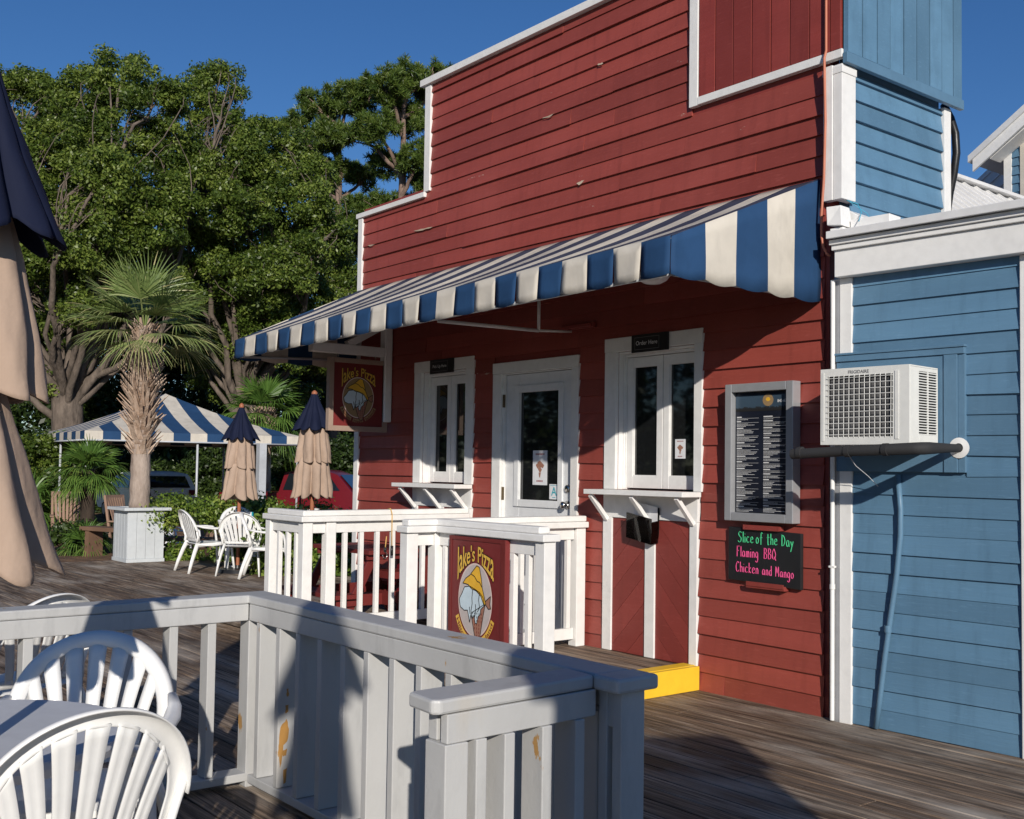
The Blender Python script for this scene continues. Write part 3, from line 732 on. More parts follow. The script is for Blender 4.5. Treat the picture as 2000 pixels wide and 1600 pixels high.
# chalkboard
ck = thing('chalkboard', 'small black chalkboard with the slice of the day in green and pink', 'chalkboard', (0, 0, 0))
kx0, kx1, kz0, kz1 = -.775, -.185, .778, 1.128
m = MB(); m.hexa([(kx0, -.048, kz0+.010), (kx1, -.048, kz0-.012), (kx1, -.020, kz0-.012), (kx0, -.020, kz0+.010), (kx0, -.048, kz1+.010), (kx1, -.048, kz1-.008), (kx1, -.020, kz1-.008), (kx0, -.020, kz1+.010)]); m.build('board', M['chalk'], ck, bevel=.004)
GL = {'S': [[(.55, .9), (.3, 1), (.08, .8), (.25, .55), (.5, .4), (.45, .1), (.2, 0), (.0, .12)]], 'l': [[(.05, 1), (.06, 0)]], 'i': [[(.05, .55), (.06, 0)], [(.05, .78), (.07, .80)]],
 'c': [[(.4, .5), (.18, .56), (.02, .3), (.15, .02), (.42, .08)]], 'e': [[(.03, .3), (.38, .36), (.28, .56), (.08, .48), (.03, .15), (.2, 0), (.42, .08)]], 'o': [[(.2, .55), (.02, .35), (.1, .02), (.32, .05), (.4, .35), (.2, .55)]],
 'f': [[(.42, .95), (.22, 1.0), (.17, .6), (.16, -.1)], [(.0, .52), (.36, .56)]], 't': [[(.15, .95), (.16, .02), (.3, 0)], [(0, .62), (.34, .66)]], 'h': [[(.03, 1), (.03, 0)], [(.03, .35), (.22, .56), (.36, .4), (.36, 0)]],
 'D': [[(.1, 1), (.08, 0)], [(.0, .98), (.35, .9), (.55, .5), (.36, .08), (.02, 0)]], 'a': [[(.36, .5), (.15, .55), (.0, .25), (.14, 0), (.34, .2), (.37, .52)], [(.37, .4), (.42, 0)]], 'y': [[(.0, .5), (.16, .08)], [(.38, .52), (.18, .05), (.0, -.42)]],
 'F': [[(.06, 1), (.04, 0)], [(0, .98), (.42, 1)], [(.05, .55), (.32, .58)]], 'm': [[(.02, .55), (.03, 0)], [(.03, .4), (.15, .56), (.24, .4), (.24, 0)], [(.24, .4), (.38, .56), (.46, .4), (.47, 0)]], 'n': [[(.02, .55), (.03, 0)], [(.03, .38), (.2, .56), (.34, .4), (.35, 0)]],
 'g': [[(.34, .5), (.14, .55), (.0, .28), (.14, .02), (.33, .2), (.36, .5), (.36, -.2), (.2, -.42), (.0, -.3)]], 'B': [[(.06, 1), (.05, 0)], [(0, .98), (.36, .92), (.38, .62), (.06, .52), (.44, .42), (.42, .06), (.02, 0)]], 'Q': [[(.28, 1), (.03, .6), (.1, .08), (.4, .08), (.55, .5), (.28, 1)], [(.34, .25), (.6, -.1)]],
 'C': [[(.5, .85), (.3, 1), (.03, .6), (.1, .1), (.34, 0), (.52, .15)]], 'k': [[(.04, 1), (.04, 0)], [(.34, .55), (.05, .25), (.36, 0)]], 'd': [[(.36, 1), (.37, 0)], [(.36, .45), (.15, .55), (.0, .25), (.14, 0), (.36, .15)]], 'M': [[(.02, 0), (.06, 1), (.28, .35), (.5, 1), (.56, 0)]]}
def handwrite(mb, s, x, z, h, adv, r=.0027, slope=0., tall=1.25):
    x0 = x
    for ch in s:
        if ch == ' ': x += adv*1.15; continue
        wmax = 0
        for stk in GL[ch]:
            pts = [(x+p[0]*h*.72, -.0510, z-(x-x0)*slope+p[1]*h) for p in stk]; wmax = max(wmax, max(p[0] for p in stk))
            if len(pts) > 2:      # smooth
                q = []
                for i in range(len(pts)-1):
                    P0 = pts[max(i-1, 0)]; P1 = pts[i]; P2 = pts[i+1]; P3 = pts[min(i+2, len(pts)-1)]
                    for t in (0, .33, .66):
                        q.append(tuple(.5*((2*P1[k])+(-P0[k]+P2[k])*t+(2*P0[k]-5*P1[k]+4*P2[k]-P3[k])*t*t+(-P0[k]+3*P1[k]-3*P2[k]+P3[k])*t**3) for k in range(3)))
                pts = q+[pts[-1]]
            mb.tube(pts, r, 5, flat=.4 if False else 1)
        x += wmax*h*.72+adv*.34
for txt, x_, z_, h_w, adv_, slp, mt in (('Slice', .085, 1.040, .070, .036, 0, 'green'), ('of', .235, 1.040, .070, .036, 0, 'green'), ('the', .325, 1.038, .070, .036, 0, 'green'), ('Day', .440, 1.036, .070, .036, .05, 'green'),
        ('Flaming', .075, .945, .068, .034, 0, 'pink'), ('BBQ', .300, .945, .068, .036, 0, 'pink'), ('Chicken', .068, .845, .066, .032, .02, 'pink'), ('and', .288, .840, .062, .032, .02, 'pink'), ('Mango', .395, .838, .062, .034, .02, 'pink')):
    m = MB(); handwrite(m, txt, kx0+x_, z_, h_w, adv_, slope=slp); m.build('chalk_word', M[mt], ck)
for (a, b, zz) in ((-.640, -.335, 1.128), (-.612, -.300, .748)):
    m = MB(); m.box((a, -.064, zz), (b, -.018, zz+.030)); m.box((a+.004, -.070, zz-.002 if zz > 1 else zz+.012), (b-.004, -.0645, zz+.026 if zz > 1 else zz+.042)); m.build('holder_rail', M['red2'], ck, bevel=.002)
# brochure box
bx = thing('brochure_box', 'clear leaflet box with a white sheet tilted on the panel under the Order Here shelf', 'leaflet holder', (-1.57, -.075, 1.13)); bx.rotation_euler = (R_(8), R_(9), 0)
m = MB(); m.box((-.13, -.03, -.135), (.13, -.026, .055)); m.box((-.13, -.0255, -.135), (-.126, .045, .03)); m.box((.126, -.0255, -.135), (.130, .045, .03)); m.box((-.1255, -.0255, -.135), (.1255, .045, -.131)); m.build('front_pocket', M['clear'], bx)
m = MB(); m.box((-.13, .046, -.135), (.13, .050, .125)); m.build('back_plate', M['black'], bx)
m = MB(); m.box((-.118, -.01, -.125), (.118, .035, -.01)); m.build('leaflets', M['black'], bx)
m = MB(); m.box((-.122, .036, -.02), (.122, .0385, .13)); m.build('sheet', M['paper'], bx)
# posters in the glass
def poster(name, x0, x1, z0, z1, lab, y=.034, kind=0):
    t = thing(name, lab, 'poster', (0, 0, 0)); m = MB(); m.box((x0, y, z0), (x1, y+.002, z1)); m.build('paper', M['paper'], t)
    cx = (x0+x1)/2; W_ = x1-x0; Hh = z1-z0
    if kind == 0:
        m = MB(); addtext(m, 'Now open', W_*.19, lambda a, b: (cx+a, y-.0006, z1-Hh*.13+b), .01); addtext(m, '10% off', W_*.17, lambda a, b: (cx+a, y-.0006, z0+Hh*.08+b), .01)
        m.v, m.f, m.mi, m.tone = [], [], [], []
        for k in range(7): m.box((cx-W_*.3+k*W_*.09, y-.0008, z1-Hh*.13), (cx-W_*.3+k*W_*.09+W_*.06, y-.0004, z1-Hh*.08))
        for k in range(5): m.box((cx-W_*.22+k*W_*.09, y-.0008, z0+Hh*.09), (cx-W_*.22+k*W_*.09+W_*.06, y-.0004, z0+Hh*.14))
        m.build('print_lines', M['inkred'], t)
        m = MB(); n = 12
        for (a, b, r) in ((0, .10, .20), (-.16, .05, .14), (.16, .06, .14), (0, -.06, .15)): m.poly([(cx+W_*a+W_*r*math.cos(2*math.pi*i/n), y-.0006, (z0+z1)/2+Hh*b+W_*r*.8*math.sin(2*math.pi*i/n)) for i in range(n)]) if False else m.poly([(cx+W_*a+W_*r*(.7+.3*math.cos(5*i))*math.cos(2*math.pi*i/n), y-.0006-.0001*(r*10), (z0+z1)/2+Hh*b+W_*r*.8*math.sin(2*math.pi*i/n)) for i in range(n)])
        m.poly([(cx-W_*.08, y-.0014, z0+Hh*.36), (cx-W_*.03, y-.0014, z0+Hh*.22), (cx+W_*.03, y-.0014, z0+Hh*.22), (cx+W_*.08, y-.0014, z0+Hh*.36)]); m.build('picture', M['cone'], t)
    else:
        m = MB(); addtext(m, 'A', W_*.85, lambda a, b: (cx+a, y-.0008, z0+Hh*.25+b), .01)
        for k in range(8): m.box((x0+W_*.1+k*W_*.1, y-.0008, z1-Hh*.1), (x0+W_*.1+k*W_*.1+W_*.07, y-.0004, z1-Hh*.06))
        m.box((cx-.02, y-.0008, z0+Hh*.1), (cx+.02, y-.0004, z0+Hh*.14)); m.build('letter', M['inkteal'], t)
poster('door_poster', -2.96, -2.775, 1.375, 1.660, 'white poster taped inside the door glass')
poster('window_poster', -1.385, -1.285, 1.595, 1.735, 'small white poster inside the right pane of the Order Here window', y=.074)
poster('grade_sticker', -2.745, -2.628, 1.262, 1.385, 'pale health grade sticker with a teal letter A at the foot of the door glass', y=.036, kind=1)
cb = MB(); cb.tube([(.002, -.062, 6.3), (.004, -.062, 5.0), (.006, -.062, 4.15), (.002, -.075, 4.10), (.004, -.066, 3.7), (.001, -.075, 3.34), (-.010, -.085, 3.10), (-.016, -.075, 2.98), (-.008, -.066, 2.91), (.01, -.055, 2.865), (.028, -.045, 2.85)], .0085, 8)
tag(cb.build('hanging_cable', M['cordred'], None, smooth=True), 'orange cable running down the red wall beside the white corner post', 'cable')

# ================================================================== BLUE WING
YB = R_(4.11); wg = thing('blue_wing', 'low blue clapboard wing with white fascia at the right end of the red front', 'building', (0, 0, 0))
WT = Matrix.Translation((.078, -.030, 0)) @ Matrix.Rotation(YB, 4, 'Z')
def WM():
    m = MB(); m.T = WT; return m
m = WM(); clapboards(m, .105, 1.114, .006, 2.70, .1146, [(-.1, .812, 1.515, 2.222)], butt=9, off=.014, gapseed=9); m.build('wall', M['blue'], wg)
m = WM(); m.box((-.03, .002, 0), (3.2, .10, 2.92)); m.build('wall_core', M['bluet'], wg)
m = WM(); m.box((.022, -.024, 0), (.104, .001, 2.698)); m.box((1.1155, -.026, 0), (1.21, .001, 2.698))
m.box((.022, -.085, 2.70), (3.2, -.0005, 2.862)); m.box((.012, -.105, 2.863), (3.2, -.0008, 2.893)); m.box((.004, -.120, 2.894), (3.2, -.001, 2.925)); m.build('fascia_trim', M['white'], wg, bevel=.004)
m = WM(); m.hexa([(.008, -.16, 2.927), (3.2, -.16, 2.927), (3.2, .75, 3.02), (.008, .75, 3.02), (.008, -.16, 2.972), (3.2, -.16, 2.972), (3.2, .75, 3.06), (.008, .75, 3.06)]); m.build('flat_roof', M['metalroof'], wg, bevel=.003)
m = WM(); m.box((1.215, -.0, 0), (3.2, -.014, 2.69)); m.build('wall_right', M['blue'], wg)
# scrap of gutter at the corner
m = WM(); m.hexa([(-.012, -.115, 3.02), (.095, -.125, 3.005), (.095, .0, 3.005), (-.012, .0, 3.02), (-.018, -.115, 3.135), (.075, -.100, 3.135), (.075, .0, 3.135), (-.018, .0, 3.135)]); m.box((0, -.10, 2.974), (.09, -.0, 3.0))
m.box((.101, -.035, 2.985), (.36, .10, 3.05)); m.hexa([(.03, .02, 2.98), (.20, .02, 2.98), (.20, 1.2, 2.98), (.03, 1.2, 2.98), (.03, .02, 3.14), (.20, .02, 3.04), (.20, 1.2, 3.04), (.03, 1.2, 3.14)])
m.build('gutter_end', M['white'], wg, bevel=.004)
# white conduit and its clips
cd = MB(); cd.T = WT; cd.tube([(-.012, -.045, .012), (-.012, -.045, 2.69)], .0135, 10); cd.box((-.030, -.058, .93), (.006, -.030, .942)); cd.box((-.030, -.058, 1.95), (.006, -.030, 1.962)); cd.lathe((-.012, -.045, .80), [(.0175, 0), (.0175, .03)], 10); cd.lathe((-.012, -.045, 2.0), [(.0175, 0), (.0175, .03)], 10)
co = cd.build('conduit_pipe', M['white'], wg, smooth=True, autosm=50)
m = WM(); m.box((-.045, -.020, 0), (.0205, .001, 2.698)); m.build('corner_board', M['alu'], wg)
# AC surround
m = WM(); m.box((.004, -.040, 2.185), (.812, -.001, 2.222)); m.box((-.006, -.048, 2.223), (.818, -.0005, 2.236)); m.box((.004, -.028, 1.517), (.690, -.001, 2.184)); m.box((.691, -.036, 1.517), (.770, -.001, 2.184)); m.box((.771, -.028, 1.517), (.812, -.0012, 2.184)); m.build('ac_surround', M['bluet'], wg, bevel=.002)
# AC unit
ac = thing('air_conditioner', 'white window air conditioner sticking out of the blue wall', 'air conditioner', (0, 0, 0)); ac.matrix_world = WT
def AM():
    m = MB(); return m
A0, A1, AZ0, AZ1, AD = .105, .660, 1.668, 2.108, .37
m = AM(); wallgrid(m, A0, A1, AZ0, AZ1, [(A0+.045, A1-.100, AZ0+.045, AZ1-.045)], -AD, -AD+.012)
m.box((A0, -AD+.013, AZ1-.008), (A1, -.041, AZ1)); m.box((A0, -AD+.013, AZ0), (A1, -.041, AZ0+.008)); m.box((A0, -AD+.013, AZ0+.009), (A0+.008, -.041, AZ1-.009))
slots = []
sy_ = -AD+.013
m.box((A1-.008, -AD+.013, AZ0+.009), (A1, -.262, AZ1-.009)); m.box((A1-.008, -.052, AZ0+.009), (A1, -.041, AZ1-.009)); m.box((A1-.008, -.160, AZ0+.055), (A1, -.150, AZ1-.030)); m.box((A1-.008, -.261, AZ0+.009), (A1, -.053, AZ0+.055)); m.box((A1-.008, -.261, AZ1-.030), (A1, -.053, AZ1-.009))
for k in range(24):
    z = AZ0+.0555+k*(AZ1-AZ0-.086)/23.6; m.box((A1-.008, -.261, z), (A1, -.1605, z+.0065)); m.box((A1-.008, -.1495, z), (A1, -.0535, z+.0065))
m.box((A1-.085, -AD-.004, AZ0+.03), (A1-.062, -AD-.0005, AZ1-.03)); m.box((A0+.012, -AD-.003, AZ0+.02), (A0+.026, -AD-.0005, AZ1-.02))
m.build('housing', M['acwhite'], ac, bevel=.004)
m = AM(); m.box((A0+.03, -AD+.05, AZ0+.02), (A1-.06, -AD+.06, AZ1-.02)); m.box((A0+.04, -AD+.065, AZ0+.02), (A1-.02, -.06, AZ1-.02)); m.build('interior', M['dark'], ac)
m = AM()
for k in range(60): x = A0+.046+k*.0069; m.box((x, -AD+.028, AZ0+.045), (x+.003, -AD+.048, AZ1-.045))
m.build('fins', M['fin'], ac)
m = AM(); gx0, gx1, gz0, gz1 = A0+.045, A1-.100, AZ0+.045, AZ1-.045
for k in range(13): x = lerp(gx0+.01, gx1-.01, k/12); m.tube([(x, -AD-.002, gz0-.004), (x+.002, -AD-.002, gz1+.004)], .0022, 5)
for k in range(11): z = lerp(gz0+.012, gz1-.012, k/10); m.tube([(gx0-.004, -AD-.004, z), (gx1+.004, -AD-.004, z+.003)], .0022, 5)
m.build('grille', M['acwhite'], ac)
m = AM(); addtext(m, 'FRIGIDAIRE', .026, lambda a, b: (A0+.245+a, -AD-.0012, AZ1-.033+b), .02); m.build('brand_lettering', M['fin'], ac)
# black pipe
bp = MB(); bp.T = WT; bp.tube([(.782, -.005, 1.655), (.782, -.12, 1.652), (.782, -.40, 1.645), (.772, -.44, 1.643), (.74, -.465, 1.642), (.30, -.47, 1.628), (-.02, -.47, 1.612)], [.022, .024, .034, .035, .034, .030, .030], 12)
for u in (.33, .56, .02): bp.tube([(u, -.47, 1.628+(u-.3)*.03), (u+.03, -.47, 1.629+(u-.3)*.03)], .036, 12)
bpo = tag(bp.build('black_pipe', M['blackpipe'], None, smooth=True, autosm=50), 'black insulated pipe bending out of the blue wall below the air conditioner', 'pipe')
m = WM(); m.T = WT @ Matrix.Translation((.782, 0, 1.655)) @ Matrix.Rotation(R_(90), 4, 'X'); m.lathe((0, 0, 0), [(.025, .016), (.045, .028), (.055, .028), (.058, .040), (.026, .046)], 24)
m.build('flange', M['white'], bpo, smooth=True, autosm=40)
m = WM(); pts = [(.405, -.022, 1.50), (.425, -.028, 1.3), (.425, -.030, 1.15), (.40, -.032, .9), (.365, -.032, .68), (.33, -.032, .45), (.30, -.032, .22), (.272, -.032, .012)]
m.tube(pts, .0165, 12); m.lathe((.348, -.032, .60), [(.022, -.02), (.022, .02)], 12)
tag(m.build('drain_pipe', M['bluet'], None, smooth=True), 'blue painted drain pipe running slantwise down the blue wall to the deck', 'pipe')
m = WM(); m.tube([(.22, -.24, 1.60), (.235, -.20, 1.55), (.27, -.12, 1.49), (.30, -.06, 1.43)], .0022, 5); tag(m.build('loose_wire', M['pole'], None), 'thin pale wire dangling under the air conditioner', 'wire')
hz_ = MB(); hp = [on(x, y_, 1, 1.38) for x, y_ in ((1843, 205), (1857, 232), (1866, 262), (1868, 300), (1863, 340), (1855, 380), (1849, 425))]
hz_.tube(hp, [.026, .027, .028, .028, .027, .026, .026], 12); ho = tag(hz_.build('black_hose', M['black'], None, smooth=True), 'thick black hose curving behind the blue corner tower', 'hose')
cy = MB(); cy.tube([(.10, .02, 3.20), (.16, .05, 3.17), (.22, .0, 3.10), (.27, -.10, 3.02)], .003, 5); cy.tube([(.10, .03, 3.20), (.18, .12, 3.12), (.24, .08, 3.04)], .002, 5); tag(cy.build('cyan_string', M['cyan'], None), 'loose cyan string lying over the roof edge at the foot of the corner post', 'string')

# metal roofed house behind
mr = thing('metal_roof_building', 'low building behind the wing with a white ribbed metal roof', 'building', (0, 0, 0))
rx, rz_, pitch_ = -1.15, 4.20, .84
m = MB(); ex = 1.6; y0, y1 = 1.45, 9.5
m.hexa([(rx, y0, rz_-.05), (ex, y0, rz_-.05-pitch_*(ex-rx)), (ex, y1, rz_-.05-pitch_*(ex-rx)), (rx, y1, rz_-.05), (rx, y0, rz_), (ex, y0, rz_-pitch_*(ex-rx)), (ex, y1, rz_-pitch_*(ex-rx)), (rx, y1, rz_)])
m.hexa([(rx-2, y0, rz_-.05-2*pitch_), (rx-.001, y0, rz_-.05), (rx-.001, y1, rz_-.05), (rx-2, y1, rz_-.05-2*pitch_), (rx-2, y0, rz_-2*pitch_), (rx-.001, y0, rz_), (rx-.001, y1, rz_), (rx-2, y1, rz_-2*pitch_)])
y = y0+.02
while y < y1: m.bar((rx, y, rz_+.010), (ex, y, rz_+.010-pitch_*(ex-rx)), .020, .022); y += .21
m.bar((rx, y0, rz_+.012), (rx, y1, rz_+.012), .16, .03)
m.build('roof', M['metalroof'], mr)
m = MB(); m.box((rx-1.9, 1.6, 0), (1.5, 1.66, 1.8)); m.box((1.44, 1.67, 0), (1.5, 9.3, 1.8)); m.build('wall', M['blue'], mr)
# gabled house
gh = thing('gabled_house', 'tall blue gabled house with white eaves far behind at the right edge', 'house', (0, 0, 0))
gy = 10.0; gx0, gxm = -4.05, -2.2; gp_ = .66; ge = 6.42; apex = ge+gp_*(gxm-gx0)
m = MB(); m.T = Matrix.Translation((0, gy, 0)); 
clapboards(m, gx0+.12, -.3, 3.0, apex-.05, .13, [(-3.80, -3.0, 4.9, 6.45)], edges=lambda z: (max(gx0+.12, gx0+(z-ge)/gp_ if z > ge else -99), min(-.4, 2*gxm-gx0-((z-ge)/gp_ if z > ge else 0))), butt=9, gapseed=3); m.build('wall', M['blue'], gh)
m = MB(); m.box((gx0, gy-.03, 3), (gx0+.115, gy+.1, ge)); m.box((gx0+.02, gy+.11, 3), (gx0+.08, gy+6, ge)); m.build('corner_board', M['white'], gh)
m = MB(); 
for sgn in (1, -1):
    xa = gxm-sgn*(gxm-gx0+.34); zz = apex-gp_*(gxm-gx0+.34)
    m.hexa([(xa, gy-.45, zz), (gxm, gy-.45, apex), (gxm, gy+6, apex), (xa, gy+6, zz), (xa, gy-.45, zz+.10), (gxm, gy-.45, apex+.10), (gxm, gy+6, apex+.10), (xa, gy+6, zz+.10)][::1] if sgn > 0 else [(gxm+.001, gy-.45, apex), (xa, gy-.45, zz), (xa, gy+6, zz), (gxm+.001, gy+6, apex), (gxm+.001, gy-.45, apex+.10), (xa, gy-.45, zz+.10), (xa, gy+6, zz+.10), (gxm+.001, gy+6, apex+.10)])
m.build('roof', M['metalroof'], gh)
m = MB(); xa = gxm-(gxm-gx0+.28); zz = apex-gp_*(gxm-gx0+.28)
m.hexa([(xa, gy-.42, zz-.18), (gxm, gy-.42, apex-.18), (gxm, gy-.38, apex-.18), (xa, gy-.38, zz-.18), (xa, gy-.42, zz-.003), (gxm, gy-.42, apex-.003), (gxm, gy-.38, apex-.003), (xa, gy-.38, zz-.003)])
m.hexa([(gx0-.05, gy-.34, ge-.21), (gxm, gy-.34, apex-.21), (gxm, gy-.031, apex-.21), (gx0-.05, gy-.031, ge-.21), (gx0-.05, gy-.34, ge-.10), (gxm, gy-.34, apex-.10), (gxm, gy-.031, apex-.10), (gx0-.05, gy-.031, ge-.10)])
m.build('eave_boards', M['white'], gh)
m = MB(); m.box((-3.80, gy-.03, 4.9), (-3.72, gy+.02, 6.45)); m.box((-3.08, gy-.03, 4.9), (-3.0, gy+.02, 6.45)); m.box((-3.719, gy-.03, 6.37), (-3.081, gy+.02, 6.45)); wo = m.build('window_frame', M['cream'], gh)
m = MB(); m.box((-3.719, gy, 4.9), (-3.081, gy+.015, 6.369)); m.build('pane', M['glass'], wo)
p = [on(a, b, 1, 11.2) for a, b in ((1900, 366), (1965, 305), (1968, 400), (1925, 430))]
m = MB(); m.hexa([p[3], p[2], p[2]+np.array([0, .0, .001]), p[3]+np.array([0, 0, .001]), p[0], p[1], p[1]+np.array([0, 3, .5]), p[0]+np.array([0, 3, .5])][:4]+[p[0], p[1], p[1]+np.array([.2, 3, .4]), p[0]+np.array([.2, 3, .4])])
for k in range(1, 4):
    a = lerp(p[0], p[3], k/4); b = lerp(p[1], p[2], k/4); m.bar(a+np.array([0, -.02, 0]), b+np.array([0, -.02, 0]), .05, .05)
m.bar(p[0], p[1], .07, .07); m.build('lower_roof', M['metalroof'], gh)

# ================================================================== PORCH RAILINGS (white)
RT = 1.150; RL = 1.105; LB = 1.06; PF = .154
def ypart(m, x, y0, y1):   # rail assembly along Y at x
    pass
def railing(name, label, segs, posts, caps, balus, mat, top, base, cap2=True, pw=.095, bot=.16, bs=(.038, .038)):
    t = thing(name, label, 'railing', (0, 0, 0))
    return t
def simple_rail(t, runs, mat, z0, ztop, upper, bw_, bd_, spacing, lowz=.14, fh=.09, offset=0):
    """runs: (ax, fixed, a, b) ; fascia rails, bottom rails, balusters"""
    for (ax, c, a, b, skip, phase) in runs:
        def bx_(u0, u1, v0, v1, zz0, zz1, nm, bev=.003):
            m = MB()
            if ax == 'x': m.box((u0, c+v0, zz0), (u1, c+v1, zz1))
            else: m.box((c+v0, u0, zz0), (c+v1, u1, zz1))
            m.build(nm, mat, t, bevel=bev)
        bx_(a, b, -.020, .018, ztop-fh, ztop-.001, 'top_rail')
        bx_(a, b, -.020, .018, z0+lowz-.085, z0+lowz, 'bottom_rail')
        u = a+phase
        while u < b-.03:
            if not any(s0 < u < s1 for s0, s1 in skip):
                bx_(u-bw_/2, u+bw_/2, .0185, .0185+bd_, z0+.06, ztop-.005, 'baluster', .002) if offset == 0 else bx_(u-bw_/2, u+bw_/2, -bd_/2, bd_/2, z0+lowz+.001, ztop-fh-.001, 'baluster', .002)
            u += spacing
def post(t, x, y, z0, z1, mat, w_=.10):
    m = MB(); m.box((x-w_/2, y-w_/2, z0), (x+w_/2, y+w_/2, z1)); m.build('post', mat, t, bevel=.004)
def cap(t, pts, z0, z1, mat, bev=.006):
    """flat board with mitred plan outline"""
    m = MB(); lo = [m.pt((x, y, z0)) for x, y in pts]; hi = [m.pt((x, y, z1)) for x, y in pts]; n = len(pts)
    m.face(lo[::-1]); m.face(hi)
    for i in range(n): m.face((lo[i], lo[(i+1) % n], hi[(i+1) % n], hi[i]))
    m.build('cap_board', mat, t, bevel=bev)
# left railing: along Y at x=-3.81, short return towards -x
t1 = thing('porch_railing', 'white porch railing nearest the tables, running out from the Pick Up Here window', 'railing', (0, 0, 0))
cap(t1, [(-3.74, -.035), (-3.88, -.035), (-3.88, -1.53), (-4.47, -1.53), (-4.47, -1.66), (-3.74, -1.67)], RL-.045, RL, M['rail'])
cap(t1, [(-3.765, -.035), (-3.855, -.035), (-3.855, -1.555), (-4.42, -1.555), (-4.42, -1.640), (-3.765, -1.645)], RL+.001, RT, M['rail'], .010)
for p_ in ((-3.81, -1.60), (-4.40, -1.60), (-3.81, -1.39), (-3.81, -.09)): post(t1, *p_, PF+.001 if p_[0] > -4.2 else .001, RL-.046, M['rail'], .085)
simple_rail(t1, [('y', -3.81, -1.345, -.14, [], .10), ('y', -3.81, -1.555, -1.435, [], .5), ('x', -1.60, -4.355, -3.855, [], .10)], M['rail'], PF, RL-.046, True, .036, .036, .152, offset=1)
# second railing: along Y at x=-2.25 and along X carrying the sign
t2 = thing('sign_railing', "white L shaped porch railing that carries the Jake's Pizza sign", 'railing', (0, 0, 0))
cap(t2, [(-2.18, -.035), (-2.32, -.035), (-2.32, -1.69), (-2.18, -1.69), (-2.18, -1.46), (-1.02, -1.46), (-1.02, -1.32), (-2.18, -1.32)], RL-.045, RL, M['rail'])
cap(t2, [(-2.205, -.035), (-2.295, -.035), (-2.295, -1.665), (-2.205, -1.665), (-2.205, -1.435), (-1.09, -1.435), (-1.09, -1.345), (-2.205, -1.345)], RL+.001, RT, M['rail'], .010)
for p_ in ((-2.25, -1.63), (-2.25, -1.40), (-1.085, -1.39), (-2.25, -.09)): post(t2, *p_, PF+.001, RL-.046, M['rail'], .09)
simple_rail(t2, [('y', -2.25, -1.355, -.14, [], .10), ('y', -2.25, -1.585, -1.445, [], .5), ('x', -1.39, -2.205, -1.13, [], .055)], M['rail'], PF, RL-.046, True, .036, .036, .152, offset=1)
# bungee cord on the left railing
bg_ = MB(); q = on(763, 992, 0, -3.76); yy = q[1]
bg_.tube([(-3.80, yy, RT+.006), (-3.76, yy, RT+.008), (-3.735, yy, RL+.01), (-3.733, yy, .98), (-3.735, yy+.004, .84)], .0045, 6)
bg_.m = 1; bg_.tube([(-3.735, yy+.004, .85), (-3.735, yy+.004, .77)], .012, 8); 
bg_.m = 0; bg_.tube([(-3.735, yy-.05, .93), (-3.733, yy-.062, .83)], .0045, 6); bg_.m = 1; bg_.tube([(-3.733, yy-.062, .84), (-3.733, yy-.064, .80)], .012, 8)
bg_.m = 2; bg_.tube([(-3.733, yy-.064+.022*math.sin(a), .775+.026*math.cos(a)) for a in [k*.55 for k in range(10)]], .0035, 6)
tag(bg_.build('bungee_cord', [M['cordyel'], M['black'], M['steel']], None, smooth=True), 'orange bungee cord with a black ended hook hung over the white railing', 'cord')

# ================================================================== FOREGROUND RAILING (grey)
fg = thing('deck_railing', 'pale grey deck railing with a wide flat cap around the seating area in front', 'railing', (0, 0, 0))
FT = .893; FC = .853
cap(fg, [(-.742, -7.6), (-.742, -3.49), (1.66, -3.49), (1.66, -3.345), (-.885, -3.345), (-.885, -7.6)], FC, FT, M['grey'], .007)
cap(fg, [(1.662, -3.335), (1.662, -3.505), (1.775, -3.505), (1.775, -3.335)], FC-.004, FT+.001, M['grey'], .010)
cap(fg, [(1.535, -3.4915), (1.672, -3.5065), (1.705, -4.08), (1.69, -4.10), (1.568, -4.09), (1.555, -4.07)], FC+.0, FT, M['grey'], .008)
def fgrun(ax, c, a, b, z0, z1, nm, v0=-.019, v1=.019):
    m = MB()
    if ax == 'x': m.box((a, c+v0, z0), (b, c+v1, z1))
    else: m.box((c+v0, a, z0), (c+v1, b, z1))
    m.build(nm, M['grey'], fg, bevel=.004)
IX, IY = -.760, -3.468        # plane of the inner rails
fgrun('x', IY, -.741, 1.60, .775, FC-.001, 'top_rail'); fgrun('x', IY+.075, -.741, 1.60, .775, FC-.001, 'top_rail')
fgrun('y', IX, -7.6, -3.488, .775, FC-.001, 'top_rail'); fgrun('y', IX-.075, -7.6, -3.41, .775, FC-.001, 'top_rail')
fgrun('x', IY+.035, -.72, 1.60, .030, .068, 'bottom_rail', -.055, .055); fgrun('y', IX-.035, -7.6, -3.44, .030, .068, 'bottom_rail', -.055, .055)
def bal(x, y, wx, wy, z0=.070, z1=.774):
    m = MB(); m.box((x-wx/2, y-wy/2, z0), (x+wx/2, y+wy/2, z1)); m.build('baluster', M['grey'], fg, bevel=.003)
x = -.625
k = 0
for x in (-.66, -.46, -.27, -.075, .12, .305, .495, .68, .87, 1.055, 1.24, 1.43): bal(x+.019, IY+.035, .038, .105)
y = -3.60
for y in (-3.66, -3.84, -4.045, -4.25, -4.455, -4.66, -4.865, -5.07, -5.28, -5.48): bal(IX-.035, y, .085, .040)
post(fg, IX-.03, IY+.03, .001, .774, M['grey'], .095)
for (xa, xb) in ((1.652, 1.690), (1.712, 1.752)):
    m = MB(); m.box((xa, -3.468, .001), (xb, -3.372, FC-.005)); m.build('post', M['grey'], fg, bevel=.004)
m = MB(); m.box((1.650, -3.462, .74), (1.751, -3.378, FC-.006)); m.build('top_rail', M['grey'], fg, bevel=.003)
post(fg, 1.60, -3.42, .001, .774, M['grey'], .07)
